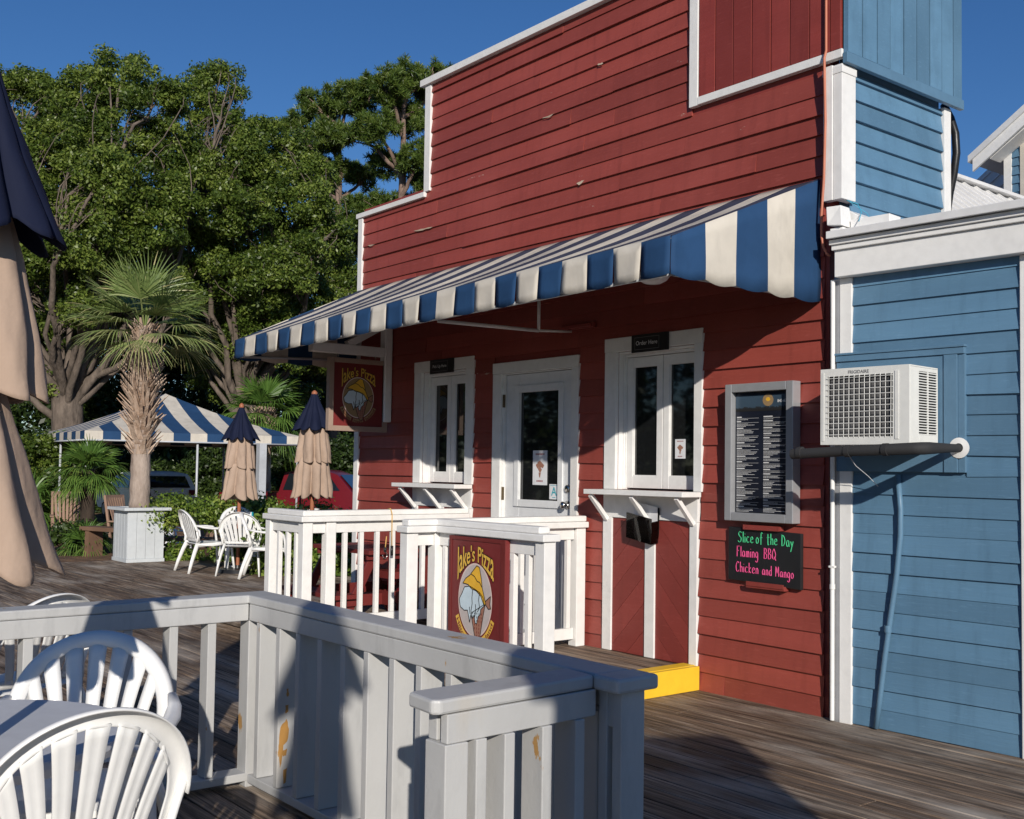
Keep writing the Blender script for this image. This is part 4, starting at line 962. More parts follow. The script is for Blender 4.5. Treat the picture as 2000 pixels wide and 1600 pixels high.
# short arm
m = MB(); m.bar((1.600, -3.50, .812), (1.626, -4.05, .812), .038, .078); m.build('top_rail', M['grey'], fg, bevel=.003)
m = MB(); m.bar((1.660, -3.50, .812), (1.686, -4.055, .812), .030, .078); m.build('top_rail', M['grey'], fg, bevel=.003)
m = MB(); m.bar((1.63, -3.50, .05), (1.653, -4.05, .05), .11, .038); m.build('bottom_rail', M['grey'], fg, bevel=.003)
for (y, d) in ((-4.025, .075), (-3.94, .036), (-3.84, .036), (-3.70, .036), (-3.57, .036)):
    u = (y+3.50)/-.6; bal(1.635+.026*u, y, .095, d, .070, .7725)

M['bare'] = paint('bare_wood', (.50, .40, .30), .8, var=.25, grain=(.2, 1, 1)); M['rust'] = paint('bare_ochre_wood', (.42, .22, .06), .8, var=.3)
def patch(nm, pts, ax, v, mat, parent, seed):
    # a ragged patch of bare wood where the paint has come away
    rr = random.Random(seed); n = len(pts); m = MB(); q = []
    for i in range(n):
        a, b = pts[i], pts[(i+1) % n]
        for t in (0, .33, .66): q.append((lerp(a[0], b[0], t)+rr.uniform(-.8, .8), lerp(a[1], b[1], t)+rr.uniform(-.7, .7)))
    m.poly([tuple(on(x, y, ax, v)) for x, y in q]); m.build(nm, mat, parent)
for k, pts in enumerate(([(1058, 231), (1070, 227), (1084, 220), (1072, 229)], [(1126, 358), (1134, 354), (1141, 352), (1134, 360), (1131, 362)], [(1166, 126), (1176, 122), (1178, 124), (1168, 128)], [(808, 451), (830, 446), (848, 442), (838, 446), (818, 452)],
        [(718, 480), (732, 477), (726, 481)])):
    patch('peeled_patch', pts, 1, -.0245, M['bare'], bl, k)
for k, pts in enumerate(([(548, 1420), (560, 1404), (565, 1424), (561, 1448), (553, 1456), (550, 1492), (546, 1500), (545, 1450)], [(553, 1466), (561, 1462), (558, 1476), (552, 1478)], [(553, 1505), (560, 1500), (559, 1528), (553, 1532)], [(558, 1378), (564, 1376), (563, 1390), (557, 1394)], [(560, 1346), (564, 1345), (564, 1360), (560, 1361)])):
    patch('bare_wood_patch', pts, 0, -.4212, M['rust'], fg, 40+k)
# ================================================================== RESIN CHAIRS
def make_chair(label, group, loc, rz):
    t = thing('resin_chair', label, 'chair', loc, rz, group)
    mat = M['resin']
    # seat (facing -y is the front). z .42
    m = MB(); n = 10
    def seatp(u, v):   # u -1..1 across, v 0 front..1 back
        wv = .235-.03*v; x = u*wv; y = lerp(-.235, .205, v); z = .425-.016*math.cos(u*math.pi/2)*math.sin(math.pi*min(1, v*1.1))-.02*v
        if v < .12: z -= (.12-v)**2*2.2
        return (x, y, z)
    for i in range(n): m.strip([seatp(-1+2*i/n, j/n) for j in range(n+1)], [seatp(-1+2*(i+1)/n, j/n) for j in range(n+1)])
    # apron
    ring = [seatp(-1+2*i/n, 0) for i in range(n+1)]+[seatp(1, j/n) for j in range(1, n+1)]
    m.strip(ring, [(x*1.02, y-(.006 if y < -.2 else 0), z-.045) for x, y, z in ring]); ring = [seatp(-1, j/n) for j in range(n+1)]; m.strip(ring, [(x*1.02, y, z-.045) for x, y, z in ring])
    m.build('seat', mat, t, smooth=True, solid=.006, autosm=50)
    # back surface: point at (x,z) on the back sheet
    def bk(x, z, d=0): return (x, .200+(z-.42)*.30-.55*x*x-d, z)
    aw_, z0 = .268, .585; top = .875
    def outer(a): # a -1..1 (left..right) over the arch
        th = a*math.pi/2*1.0; return (aw_*math.sin(th), z0+(top-z0)*math.cos(th)**.92 if math.cos(th) > 0 else z0)
    def inner(a): th = a*math.pi/2; return ((aw_-.052)*math.sin(th), z0-.0+(top-.052-z0)*max(0, math.cos(th))**.92)
    m = MB(); N = 40; cols = []
    def rimpt(a, q):   # q 0 outer .. 1 inner, rounded, outer lip turned back
        o = outer(a); i = inner(a); x = lerp(o[0], i[0], q); z = lerp(o[1], i[1], q)
        d = .0+.012*math.sin(q*math.pi)
        return bk(x, z, d-(.012 if q == 0 else 0))
    arch = [(-1+2*k/N) for k in range(N+1)]
    low = [(.262, .52), (.248, .47)]
    Q = [0, .12, .3, .5, .7, .88, 1]
    for q0, q1 in zip(Q, Q[1:]):
        A = [rimpt(a, q0) for a in arch]; B = [rimpt(a, q1) for a in arch]
        def ext(q, sg): 
            xo = [lerp(.252, .205, q), lerp(.228, .188, q)]
            return [bk(sg*xo[0], .50, .012*math.sin(q*math.pi)), bk(sg*xo[1], .425, .012*math.sin(q*math.pi))]
        A = ext(q0, -1)[::-1]+A+ext(q0, 1); B = ext(q1, -1)[::-1]+B+ext(q1, 1)
        m.strip(B, A)
    # outer lip turned back
    A = [rimpt(a, 0) for a in arch]; m.strip(A, [(x*1.0, y+.020, z-.002) for x, y, z in A])
    m.build('back_rim', mat, t, smooth=True, solid=.005, autosm=60)
    ns = 7; lim = .80
    for k in range(ns):
        m = MB(); a0 = -lim+2*lim*k/ns+.030; a1 = -lim+2*lim*(k+1)/ns-.030
        x0b = -.165+.33*k/ns+.006; x1b = -.165+.33*(k+1)/ns-.006
        nn = 10; cols = []
        for c in range(4):
            f = c/3; aa = lerp(a0, a1, f); xb = lerp(x0b, x1b, f); i_ = inner(aa); P1 = (i_[0]*1.03, i_[1]+.008); col = []
            for j in range(nn+1):
                v = j/nn; x = lerp(xb, P1[0], v**1.35); z = lerp(.455, P1[1], v); col.append(bk(x, z, .006*math.sin(f*math.pi)))
            cols.append(col)
        for A, B in zip(cols, cols[1:]): m.strip(A, B)
        m.build('back_slat', mat, t, smooth=True, solid=.006, autosm=60)
    m = MB(); A = [bk(x, .430) for x in np.linspace(-.21, .21, 9)]; B = [bk(x, .468, .004) for x in np.linspace(-.205, .205, 9)]; m.strip(A, B); m.build('lower_back', mat, t, smooth=True, solid=.008)
    for sg in (-1, 1):
        m = MB(); pts = [bk(sg*.262, .66), (sg*.285, .14, .635), (sg*.295, .03, .622), (sg*.295, -.10, .620), (sg*.290, -.185, .612), (sg*.285, -.215, .585), (sg*.278, -.228, .52), (sg*.272, -.240, .42), (sg*.285, -.262, .20), (sg*.300, -.285, .002)]
        m.tube(pts, [.016, .024, .028, .028, .027, .025, .024, .026, .024, .020], 10, flat=.62); m.build('arm_and_front_leg', mat, t, smooth=True)
        m = MB(); m.tube([(sg*.205, .185, .43), (sg*.232, .235, .30), (sg*.255, .285, .15), (sg*.272, .325, .002)], [.030, .028, .024, .019], 10, flat=.6); m.tube([(sg*.225, .21, .425), bk(sg*.238, .50, -.006), bk(sg*.258, .62, -.008)], [.020, .018, .014], 8, flat=.7); m.build('rear_leg', mat, t, smooth=True)
        m = MB(); m.tube([(sg*.232, -.22, .40), (sg*.25, 0, .385), (sg*.215, .20, .395)], .015, 8); m.build('seat_rail', mat, t, smooth=True)
    return t
GRP = 'white resin armchairs on the deck'
def face(loc, target): # chair front is -y ; rotate so that it faces target
    d = Vector(target)-Vector(loc); return math.atan2(d.y, d.x)+math.pi/2
TB = Vector((.52, -5.08, 0))
c1 = (.02, -4.58, 0)
proto = make_chair('white resin chair facing the camera on the far side of the near grey table', GRP, (.205, -4.555, 0), face((.205, -4.555, 0), (.71, -5.10, 0))+R_(17))
proto.scale = (1.08, 1.05, 1.0)
nc_ = dup(proto, (.862, -4.812, 0), face((0, 0, 0), (-1, -.06, 0)), 'nearest white resin chair, its back towards the camera at the lower left')
dup(proto, tuple(far(34, 5.45)), R_(292), 'white resin chair beyond the grey railing below the closed big umbrella')
# far table group
FTc = Vector(on(489, 1098, 2, 0))
def fc(px, py, tx, lab):
    p_ = Vector(on(px, py, 2, 0)); dup(proto, tuple(p_), face(p_, tx), lab)
pC = FTc
fr_, rt_ = Vector((-.776, .630, 0)), Vector((.630, .776, 0))
TC = far(506, 15.9)
dup(proto, tuple(TC-rt_*.62-fr_*.35), face(TC-rt_*.62-fr_*.35, TC+fr_*.1), 'white resin chair at the left of the far white table, seen side on')
dup(proto, tuple(TC+rt_*.02-fr_*.72), face(TC-fr_*.72, TC), 'white resin chair with its back to us in front of the far white table')
dup(proto, tuple(TC-rt_*.36+fr_*.62), face(TC-rt_*.36+fr_*.62, TC), 'white resin chair behind the far white table beside the hedge')
dup(proto, tuple(TC+rt_*.50+fr_*.35), face(TC+rt_*.50+fr_*.35, TC-fr_*.3), 'white resin chair at the right rear of the far white table')
dup(proto, tuple(TC+rt_*.42-fr_*1.05), face((0, 0, 0), rt_+fr_*.15), 'white resin chair facing right, beside the end of the white porch railing')
dup(proto, tuple(far(362, 21.0, -.36)), R_(140), 'white resin chair standing in shade behind the white planter')
# near table
def square_table(label, loc, rz, s=.45, mat=None, h=.72, r=.12):
    t = thing('resin_table', label, 'table', loc, rz)
    m = MB(); pts = []
    for (cx_, cy_, a0) in ((s-r, s-r, 0), (-s+r, s-r, 90), (-s+r, -s+r, 180), (s-r, -s+r, 270)):
        for k in range(11): a = R_(a0+k*9); pts.append((cx_+r*math.cos(a), cy_+r*math.sin(a)))
    n = len(pts); hi = [m.pt((x, y, h)) for x, y in pts]; lo = [m.pt((x, y, h-.022)) for x, y in pts]; lo2 = [m.pt((x*.97, y*.97, h-.05)) for x, y in pts]
    m.face(hi)
    for i in range(n): j = (i+1) % n; m.face((lo[i], lo[j], hi[j], hi[i])); m.face((lo2[i], lo2[j], lo[j], lo[i]))
    m.face(lo2[::-1]); m.build('tabletop', mat or M['tablewhite'], t, bevel=.004)
    m = MB(); m.lathe((0, 0, 0), [(.13, .10), (.10, .16), (.085, .40), (.10, .62), (.16, h-.051)], 16); m.build('pedestal', M['resin'], t, smooth=True)
    for k in range(4):
        a = R_(45+90*k); m = MB(); m.bar((.05*math.cos(a), .05*math.sin(a), .09), (.36*math.cos(a), .36*math.sin(a), .03), .09, .055); m.build('foot', M['resin'], t, bevel=.006)
    return t
nt_ = square_table('round grey white resin table at the lower left behind the nearest chair', (.60, -5.00, 0), R_(10), .475, None, .72, .474)
ft_ = square_table('small white square table among the far chairs in front of the hedge', tuple(TC), R_(20), .42, M['resin'])
m = MB(); m.lathe((0, 0, 0), [(.001, .0), (.05, .0), (.05, .11), (.001, .11)], 16); m.mi = [(1 if (i % 16) < 5 else 0) for i in range(len(m.f))]
cc = m.build('condiment_can', [M['paper'], M['inkteal']], None, smooth=True, autosm=40); tag(cc, 'small blue and white can standing on the far white table', 'can'); cc.location = TC-rt_*.10+Vector((0, 0, .721))

# ================================================================== UMBRELLAS (closed)
def make_umbrella(label, loc, rz, seed, top=2.54, bot=1.17, group='closed market umbrellas', nf=7, fat=0):
    t = thing('patio_umbrella', label, 'umbrella', loc, rz, group); rr = random.Random(seed)
    k_ = (top-bot)/1.37; Z = lambda z: bot+(z-1.17)*k_
    def tier(name, prof, mat, folds, depth, hem=.02):
        m = MB(); n = 96; ph = rr.uniform(0, 6); amp = [rr.uniform(.75, 1.25) for _ in range(folds)]; offs = [rr.uniform(-.12, .12) for _ in range(folds)]
        rings = []; K = 12; full = []
        for i in range(len(prof)-1):
            for q in range(K): full.append((lerp(prof[i][0], prof[i+1][0], q/K), lerp(prof[i][1], prof[i+1][1], q/K)))
        full.append(prof[-1]); nz_ = len(full)
        for i, (r, z) in enumerate(full):
            v = i/(nz_-1); ring = []
            for j in range(n):
                th = 2*math.pi*j/n; uu = (th*folds/(2*math.pi)+.22*math.sin(th*3+ph)+.18*v*math.sin(th*2-ph)) % folds; u = (uu % 1)**1.25; fi = int(uu) % folds
                bulge = abs(math.sin(math.pi*u))**.6
                s_ = 1-depth*(1-bulge)*(.35+.65*v)*amp[fi]; s_ *= 1+.07*v*(amp[fi]-1)*2
                sw_ = .16*v*math.sin(th*2+ph)        # twist of the hanging cloth
                s_ *= 1+(.022*math.sin(3*th+8*v+ph)+.014*math.sin(13*th-11*v+ph*2)+.008*math.sin(29*th+17*v))*(.3+v)+.035*math.sin(th*2+ph+v*4)*v; rad_ = r*s_; zz = Z(z)-(hem*(bulge-.5)*2 if i == nz_-1 else hem*(bulge-.5)*2*v**3)
                if i == nz_-1: pass
                ring.append(m.pt((rad_*math.cos(th+sw_*.5), rad_*math.sin(th+sw_*.5), zz)))
            rings.append(ring)
        for A, B in zip(rings, rings[1:]):
            for j in range(n): m.face((A[j], B[j], B[(j+1) % n], A[(j+1) % n]))
        m.build(name, mat, t, smooth=True, solid=.003)
    tier('navy_canopy', [(.028, 2.60), (.075, 2.46), (.13, 2.33), (.23, 2.12)], M['navy'], 8, .36, .03)
    tier('upper_tan_canopy', [(.06+.05*fat, 2.24), (.115+.04*fat, 2.05), (.16+.02*fat, 1.85), (.190, 1.69)], M['tan'], nf, .60, .03)
    tier('lower_tan_canopy', [(.07+.07*fat, 1.74), (.115+.06*fat, 1.60), (.18+.02*fat, 1.42), (.25-.025*fat, 1.235)], M['tan'], nf, .68, .05)
    m = MB(); m.lathe((0, 0, 0), [(.001, .02), (.022, .02), (.022, Z(2.53)), (.001, Z(2.53)+.001)], 14); m.build('pole', M['umwood'], t, smooth=True, autosm=40)
    m = MB(); m.lathe((0, 0, Z(2.53)), [(.03, .0), (.034, .02), (.02, .04), (.032, .07), (.030, .10), (.012, .125), (.001, .13)], 16); m.build('finial', M['umwood'], t, smooth=True)
    m = MB(); m.lathe((0, 0, 0), [(.001, .10), (.04, .10), (.05, .06), (.22, .05), (.24, .0)], 24); m.build('base', M['black'], t, smooth=True, autosm=40)
    return t
nu = CP[:3]+np.array([-.7763, .6304, 0])*2.9+np.array([.6304, .7763, 0])*(-1.487)
make_umbrella('big closed umbrella with navy top and tan skirts at the left edge', (nu[0], nu[1], 0), R_(52), 3, nf=7)
make_umbrella('closed navy and tan umbrella over the far white table', tuple(far(471, 15.5)), R_(40), 5, 2.27, 1.0, nf=9, fat=1).scale = (1.15, 1.15, 1)
make_umbrella('closed navy and tan umbrella beside the hanging sign', tuple(far(613, 16.4)), R_(5), 9, 2.53, 1.0, nf=9, fat=1).scale = (1.42, 1.42, 1)
make_umbrella('unseen closed umbrella added behind the camera to shade the grey railing', (4.51, -6.25, 0), R_(70), 12, 3.05, 1.45)  # added out of view, its shadow falls across the grey railing

kb = thing('shade_blocker', 'added unseen grey cabinet outside the picture at the right', 'blocker', (5.27, -4.99, 0), math.atan2(.857, .515))  # made-up block beside the camera, only there to shade railing corner and deck
m = MB(); m.box((-.72, -.25, .1), (.72, .25, 2.36)); m.build('box', M['planter'], kb, bevel=.01); m = MB(); m.hexa([(-.8, -.32, 2.361), (.8, -.32, 2.361), (.8, .32, 2.361), (-.8, .32, 2.361), (-.75, -.3, 2.46), (.75, -.3, 2.46), (.75, .3, 2.42), (-.75, .3, 2.42)]); m.build('roof', M['metalroof'], kb)
# ================================================================== PICNIC TABLE (red) in the nook
pt_ = thing('picnic_table', 'dark red painted picnic table in the nook behind the white railing', 'picnic table', (-4.45, -.64, 0), R_(0)); pt_.scale = (.8, .8, .95)
m = MB()
for k in range(5): m.box((-.62, -.36+k*.145, .80), (.62, -.36+k*.145+.138, .838))
m.build('tabletop', M['redtable'], pt_, bevel=.003)
for sg in (-1, 1):
    m = MB(); m.box((-.62, sg*.62-.13, .42), (.62, sg*.62-.004, .458)); m.box((-.62, sg*.62+.004, .42), (.62, sg*.62+.13, .458)); m.build('bench', M['redtable'], pt_, bevel=.003)
    m = MB(); m.bar((sg*.5, -.22, .80), (sg*.5, -.62, .16), .09, .038, (1, 0, 0)); m.bar((sg*.5, .22, .80), (sg*.5, .62, .16), .09, .038, (1, 0, 0)); m.bar((sg*.54, -.70, .40), (sg*.54, .70, .40), .038, .10); m.bar((sg*.54, -.34, .775), (sg*.54, .34, .775), .038, .05); m.build('leg_frame', M['redtable'], pt_, bevel=.003)
sn = thing('red_highchair', 'small bright red wooden stand beside the picnic table behind the railing', 'stand', (-4.02, -.62, .154))
m = MB()
for (a, b) in ((-.12, -.12), (.12, -.12), (-.12, .12), (.12, .12)): m.box((a-.018, b-.018, 0), (a+.018, b+.018, .62))
m.build('legs_frame', M['carred'], sn); m = MB(); m.box((-.14, -.14, .40), (.14, .14, .46)); m.build('seat', M['redtable'], sn, bevel=.003); m = MB(); m.box((-.14, -.142, .18), (.14, -.139, .30)); m.box((.139, -.14, .2), (.142, .14, .3)); m.build('rail', M['redtable'], sn)

# ================================================================== PLANTER AND PALMS
def fan_leaf(V, F, T, base, dirv, pet, rad, nseg, droop, rr, tone, spread=150, wid=.022):
    """one fan palm leaf: petiole + nseg blades; V,F,T lists of numpy quads"""
    d = Vector(dirv).normalized(); up = Vector((0, 0, 1)); side = d.cross(up)
    if side.length < .1: side = Vector((1, 0, 0))
    side.normalize(); nrm = side.cross(d).normalized()
    def quadstrip(pts, ws, sdv, tn):
        for i in range(len(pts)-1):
            s0, s1 = sdv*ws[i]/2, sdv*ws[i+1]/2; b = len(V)
            V.extend([pts[i]-s0, pts[i]+s0, pts[i+1]+s1, pts[i+1]-s1]); F.append((b, b+1, b+2, b+3)); T.append(tn)
    b0 = Vector(base); hub = None; pts = []
    for i in range(5):
        t = i/4; pts.append(b0+d*pet*t+Vector((0, 0, -pet*.18*t*t)))
    quadstrip(pts, [.03, .026, .022, .02, .018], side, min(1, tone+.15)); hub = pts[-1]
    dd = (pts[-1]-pts[-2]).normalized()
    for k in range(nseg):
        a = R_(-spread/2+spread*k/(nseg-1)); bd = (dd*math.cos(a)+side*math.sin(a)*1.0+nrm*(.10*math.cos(2*a))).normalized()
        L = rad*(.80+.25*math.cos(a))*rr.uniform(.88, 1.08); sd_ = bd.cross(nrm).normalized(); pp_ = []; ws = []
        dr_ = droop*rr.uniform(.6, 1.5)
        for i in range(6):
            t = i/5; g_ = max(0, t-.42)
            pp_.append(hub+bd*L*t*(1-.25*dr_*g_)+Vector((0, 0, -L*dr_*(g_**1.7)*2.2))); ws.append(wid*(.55+.9*t if t < .5 else 1.0-.9*(t-.5)*2*.95))
        tn = min(1, max(0, tone+rr.uniform(-.2, .2)))
        quadstrip(pp_, ws, (sd_*.8+nrm*rr.uniform(-.6, .6)).normalized(), tn)
        if rr.random() < .12: T[-1] = 1.0; T[-2] = .95
def fan_palm(name, label, loc, h0, h1, r0, pet, rad, nleaf, mat, barkmat, boots=None, seed=1, nseg=26, droop=1.0, group=None, low=-.6, wid=.022, lean=(0, 0)):
    t = thing(name, label, 'palm', loc, 0, group); rr = random.Random(seed)
    m = MB(); N = 26; pts = []; rad_ = []
    for i in range(N+1):
        v = i/N; z = lerp(h0, h1, v); pts.append((lean[0]*v*v, lean[1]*v*v, z)); rad_.append(r0*(1.12-.22*v)*(1+.05*math.sin(i*2.3)))
    m.tube(pts, rad_, 18); m.build('trunk', barkmat, t, smooth=True)
    if boots:
        m = MB(); z = boots[0]; k = 0
        while z < boots[1]:
            v = (z-boots[0])/(boots[1]-boots[0]); n = 9
            for j in range(n):
                a = 2*math.pi*(j+.5*(k % 2))/n+rr.uniform(-.12, .12); c, s = math.cos(a), math.sin(a); rr0 = r0*.92
                L = rr.uniform(.16, .26)*(.8+.5*math.sin(math.pi*min(1, v*1.1))); out = rr.uniform(.08, .15)*(.5+1.3*math.sin(math.pi*(.15+.8*v)))
                b_ = Vector((rr0*c, rr0*s, z)); tip = Vector(((rr0+out)*c+rr.uniform(-.03, .03), (rr0+out)*s+rr.uniform(-.03, .03), z+L)); sd_ = Vector((-s, c, 0))
                m.t = rr.random(); w0, w1 = rr.uniform(.07, .095), rr.uniform(.014, .035); th = .016
                o_ = Vector((c, s, .0))*th
                m.hexa([b_-sd_*w0/2-o_, b_+sd_*w0/2-o_, b_+sd_*w0/2+o_, b_-sd_*w0/2+o_, tip-sd_*w1/2-o_*.4, tip+sd_*w1/2-o_*.4, tip+sd_*w1/2+o_*.4, tip-sd_*w1/2+o_*.4])
            z += .075; k += 1
        m.build('leaf_bases', M['boot'], t)
    V, F, T = [], [], []
    for k in range(nleaf):
        a = k*2.399963+rr.uniform(-.2, .2); v = k/nleaf; el = lerp(1.35, low, v**.85)+rr.uniform(-.12, .12)
        dv = Vector((math.cos(a)*math.cos(el), math.sin(a)*math.cos(el), math.sin(el))); base = Vector((lean[0]+r0*.5*math.cos(a), lean[1]+r0*.5*math.sin(a), h1-.10+.12*(1-v)))
        fan_leaf(V, F, T, base, dv, pet*rr.uniform(.8, 1.15), rad*rr.uniform(.85, 1.1), nseg, droop*(.5+.8*v), rr, .35+.25*v+rr.uniform(-.1, .1), wid=wid)
    npmesh('crown', np.array([v_[:] for v_ in V]), np.array(F), np.array(T), mat, t)
    return t
# planter at about 17 m
PLx0, PLx1, PLy0, PLy1 = -13.34, -12.70, .055, .62
pl = thing('wooden_planter', 'pale grey boarded planter box holding the big palm', 'planter', (0, 0, 0))
m = MB(); rr = random.Random(2); 
for k in range(4):
    a = lerp(PLy0, PLy1, k/4); b = lerp(PLy0, PLy1, (k+1)/4); m.box((PLx1-.02-rr.uniform(0, .003), a+.002, .055), (PLx1, b-.002, .79))
for k in range(5):
    a = lerp(PLx0, PLx1-.021, k/5); b = lerp(PLx0, PLx1-.021, (k+1)/5); m.box((a+.002, PLy0, .055), (b-.002, PLy0+.02+rr.uniform(0, .003), .79)); m.box((a+.002, PLy1-.02, .055), (b-.002, PLy1, .79))
m.box((PLx0-.001, PLy0+.0, .055), (PLx0+.02, PLy1, .788)); m.build('box', M['planter'], pl, bevel=.003)
m = MB(); m.box((PLx0-.01, PLy0-.012, .001), (PLx1+.012, PLy1+.012, .054)); m.build('base_board', M['planter'], pl, bevel=.003)
m = MB(); wallgrid(m, PLx0-.07, PLx1+.07, 0, 1, [], 0, 0) if False else None
for q in ((PLx0-.08, PLx1+.08, PLy0-.08, PLy0+.06), (PLx0-.08, PLx1+.08, PLy1-.06, PLy1+.08), (PLx0-.08, PLx0+.06, PLy0+.061, PLy1-.061), (PLx1-.06, PLx1+.08, PLy0+.061, PLy1-.061)): m.box((q[0], q[2], .791), (q[1], q[3], .835))
m.build('rim', M['planter'], pl, bevel=.004)
m = MB(); m.box((PLx0+.061, PLy0+.061, .60), (PLx1-.061, PLy1-.061, .76)); m.build('soil', M['ground'], pl)
pc = ((PLx0+PLx1)/2, (PLy0+PLy1)/2, 0)
fan_palm('cabbage_palm', 'cabbage palm with rough criss-cross leaf bases rising from the white planter', pc, .765, 3.66, .140, .52, .76, 28, M['palmleaf'], M['palmbark'], boots=(1.66, 3.62), seed=4, nseg=30, droop=.24, low=-.22, wid=.024)
fan_palm('windmill_palm', 'small green fan palm with a dark fibrous trunk left of the planter', tuple(far(176, 24.5, -.37)), 0, 1.75, .15, .30, .58, 34, M['palmgreen'], M['darkbark'], seed=8, nseg=26, droop=.35, low=-.6, wid=.034)
fan_palm('background_palm', 'palm behind the striped pavilion with an orange brown trunk top', tuple(far(514, 34, -.37)), 0, 3.6, .26, .55, .95, 34, M['palmgreen'], M['boot'], boots=(2.4, 3.7), seed=12, nseg=26, droop=.4, low=-.9, wid=.05)
fan_palm('seedling_palm', 'low green palm sprouting from the mulch at the foot of the fan palm', tuple(far(172, 22.6, -.37)), 0, .18, .06, .22, .50, 20, M['palmgreen'], M['darkbark'], seed=15, nseg=18, droop=.5, low=-.1, wid=.03)
fan_palm('seedling_palm', 'low green palm among dark leaves behind the left pavilion pole', tuple(far(62, 30, -.37)), 0, .6, .1, .5, .9, 20, M['palmgreen'], M['darkbark'], seed=19, nseg=18, droop=.5, low=-.1, wid=.05)

# ================================================================== PAVILION TENT
def LD(lat, dep, z): return Vector((CP[0]-.7763*dep+.6304*lat, CP[1]+.6304*dep+.7763*lat, z))
pv = thing('striped_pavilion', 'blue and cream striped pavilion tent over the garden seats', 'tent', (0, 0, 0))
Nn = LD(-11.2, 27.5, 0); Rr = LD(-6.35, 30.5, 0); Ll = LD(-14.75, 32.6, 0); Bk = Rr+Ll-Nn
cen = (Rr+Ll)/2; apx = Vector((cen.x, cen.y, 3.55)); ez, vz0 = 2.33, 2.12
cs = [Nn, Rr, Bk, Ll]
cn = MB(); va = MB()
for e in range(4):
    A, B = cs[e], cs[(e+1) % 4]; ns = 13; mid = (A+B)/2; inward = (cen-mid)
    for k in range(ns):
        cn.m = va.m = (k+e) % 2; 
        sub = 4
        for i in range(sub):
            t0 = (k+i/sub)/ns; t1 = (k+(i+1)/sub)/ns
            def rise(t): return min(t, 1-t)*2
            def col(t):
                a = A+(B-A)*t; rs = rise(t); return [Vector((a.x, a.y, ez))+ (Vector((inward.x, inward.y, apx.z-ez)))*rs*q - Vector((0, 0, .18*math.sin(math.pi*q*rs)*.6)) for q in (0, .25, .5, .75, 1)]
            cn.strip(col(t0), col(t1))
            a0, a1 = A+(B-A)*t0, A+(B-A)*t1
            def sc(t): u = (t*ns) % 1 if (t*ns) % 1 > 1e-6 else 0; return vz0-.015*math.sin(math.pi*((t*ns-k)))
            va.strip([(a0.x, a0.y, ez-.002), (a0.x, a0.y, sc(t0))], [(a1.x, a1.y, ez-.002), (a1.x, a1.y, sc(t1))])
cn.build('roof_canvas', [M['cream'], M['navyblue']], pv, solid=.004); va.build('valance', [M['cream'], M['navyblue']], pv, solid=.004)
for p_ in [Nn+(cen-Nn)*.03, Rr+(cen-Rr)*.03, Ll+(cen-Ll)*.03, Bk+(cen-Bk)*.03, (Nn+Ll)/2+(cen-(Nn+Ll)/2)*.03, (Nn+Rr)/2+(cen-(Nn+Rr)/2)*.03]:
    m = MB(); m.tube([(p_.x, p_.y, -.37), (p_.x, p_.y, 2.30)], .03, 10); m.build('pole', M['pole'], pv, smooth=True)
m = MB()
for A, B in zip(cs, cs[1:]+cs[:1]): m.tube([(A.x, A.y, 2.10), (B.x, B.y, 2.10)], .022, 8)
m.build('frame_tube', M['pole'], pv, smooth=True)
p_ = far(512, 29.0); m = MB(); m.box((p_.x-.10, p_.y-.10, -.37), (p_.x+.10, p_.y+.10, 2.1)); tag(m.build('timber_post', M['pole'], None), 'thick pale post standing under the right side of the pavilion', 'post')

# ================================================================== GARDEN FURNITURE
def rocking_chair(label, loc, rz):
    t = thing('slatted_chair', label, 'chair', loc, rz, 'brown slatted garden chairs')
    m = MB()
    for k in range(7): x = -.24+k*.08; m.bar((x*.9, .20, .42), (x*1.12, .42, 1.18), .055, .018, (0, 1, 0))
    m.bar((-.33, .43, 1.17), (.33, .43, 1.17), .05, .07); m.bar((-.28, .22, .47), (.28, .22, .47), .04, .06); m.build('backrest', M['rock'], t)
    m = MB()
    for k in range(6): y = -.28+k*.09; m.box((-.28, y, .40), (.28, y+.07, .42))
    m.build('seat', M['rock'], t)
    for sg in (-1, 1):
        m = MB(); m.bar((sg*.31, -.28, 0), (sg*.31, -.26, .64), .05, .05); m.bar((sg*.31, .24, 0), (sg*.33, .43, 1.20), .05, .05); m.build('leg', M['rock'], t)
        m = MB(); m.bar((sg*.33, -.32, .655), (sg*.33, .34, .655), .085, .03); m.build('armrest', M['rock'], t)
    return t
r1 = rocking_chair('brown slatted garden chair at the far left under the pavilion', tuple(far(137, 25.5, -.37)), R_(75))
def rk(px, dep, rz, lab): return dup(r1, tuple(far(px, dep, -.37)), R_(rz), lab)
rk(262, 23.5, 130, 'brown slatted chair half hidden behind the palm trunk and planter')
rk(375, 22.5, 20, 'dark brown slatted chair seen side on, right of the planter')
bn = thing('garden_bench', 'low brown timber bench on thick legs behind the far resin chairs', 'bench', tuple(far(345, 19.5, -.37)), R_(35))
m = MB(); m.box((-.75, -.2, .52), (.75, .2, .60)); m.build('seat', M['brownwood'], bn, bevel=.004)
for sg in (-1, 1): m = MB(); m.box((sg*.55-.06, -.17, 0), (sg*.55+.06, .17, .519)); m.build('leg', M['brownwood'], bn)
bn2 = dup(bn, tuple(far(225, 22.0, -.37)), R_(20), 'low brown timber bench in the shade left of the planter')

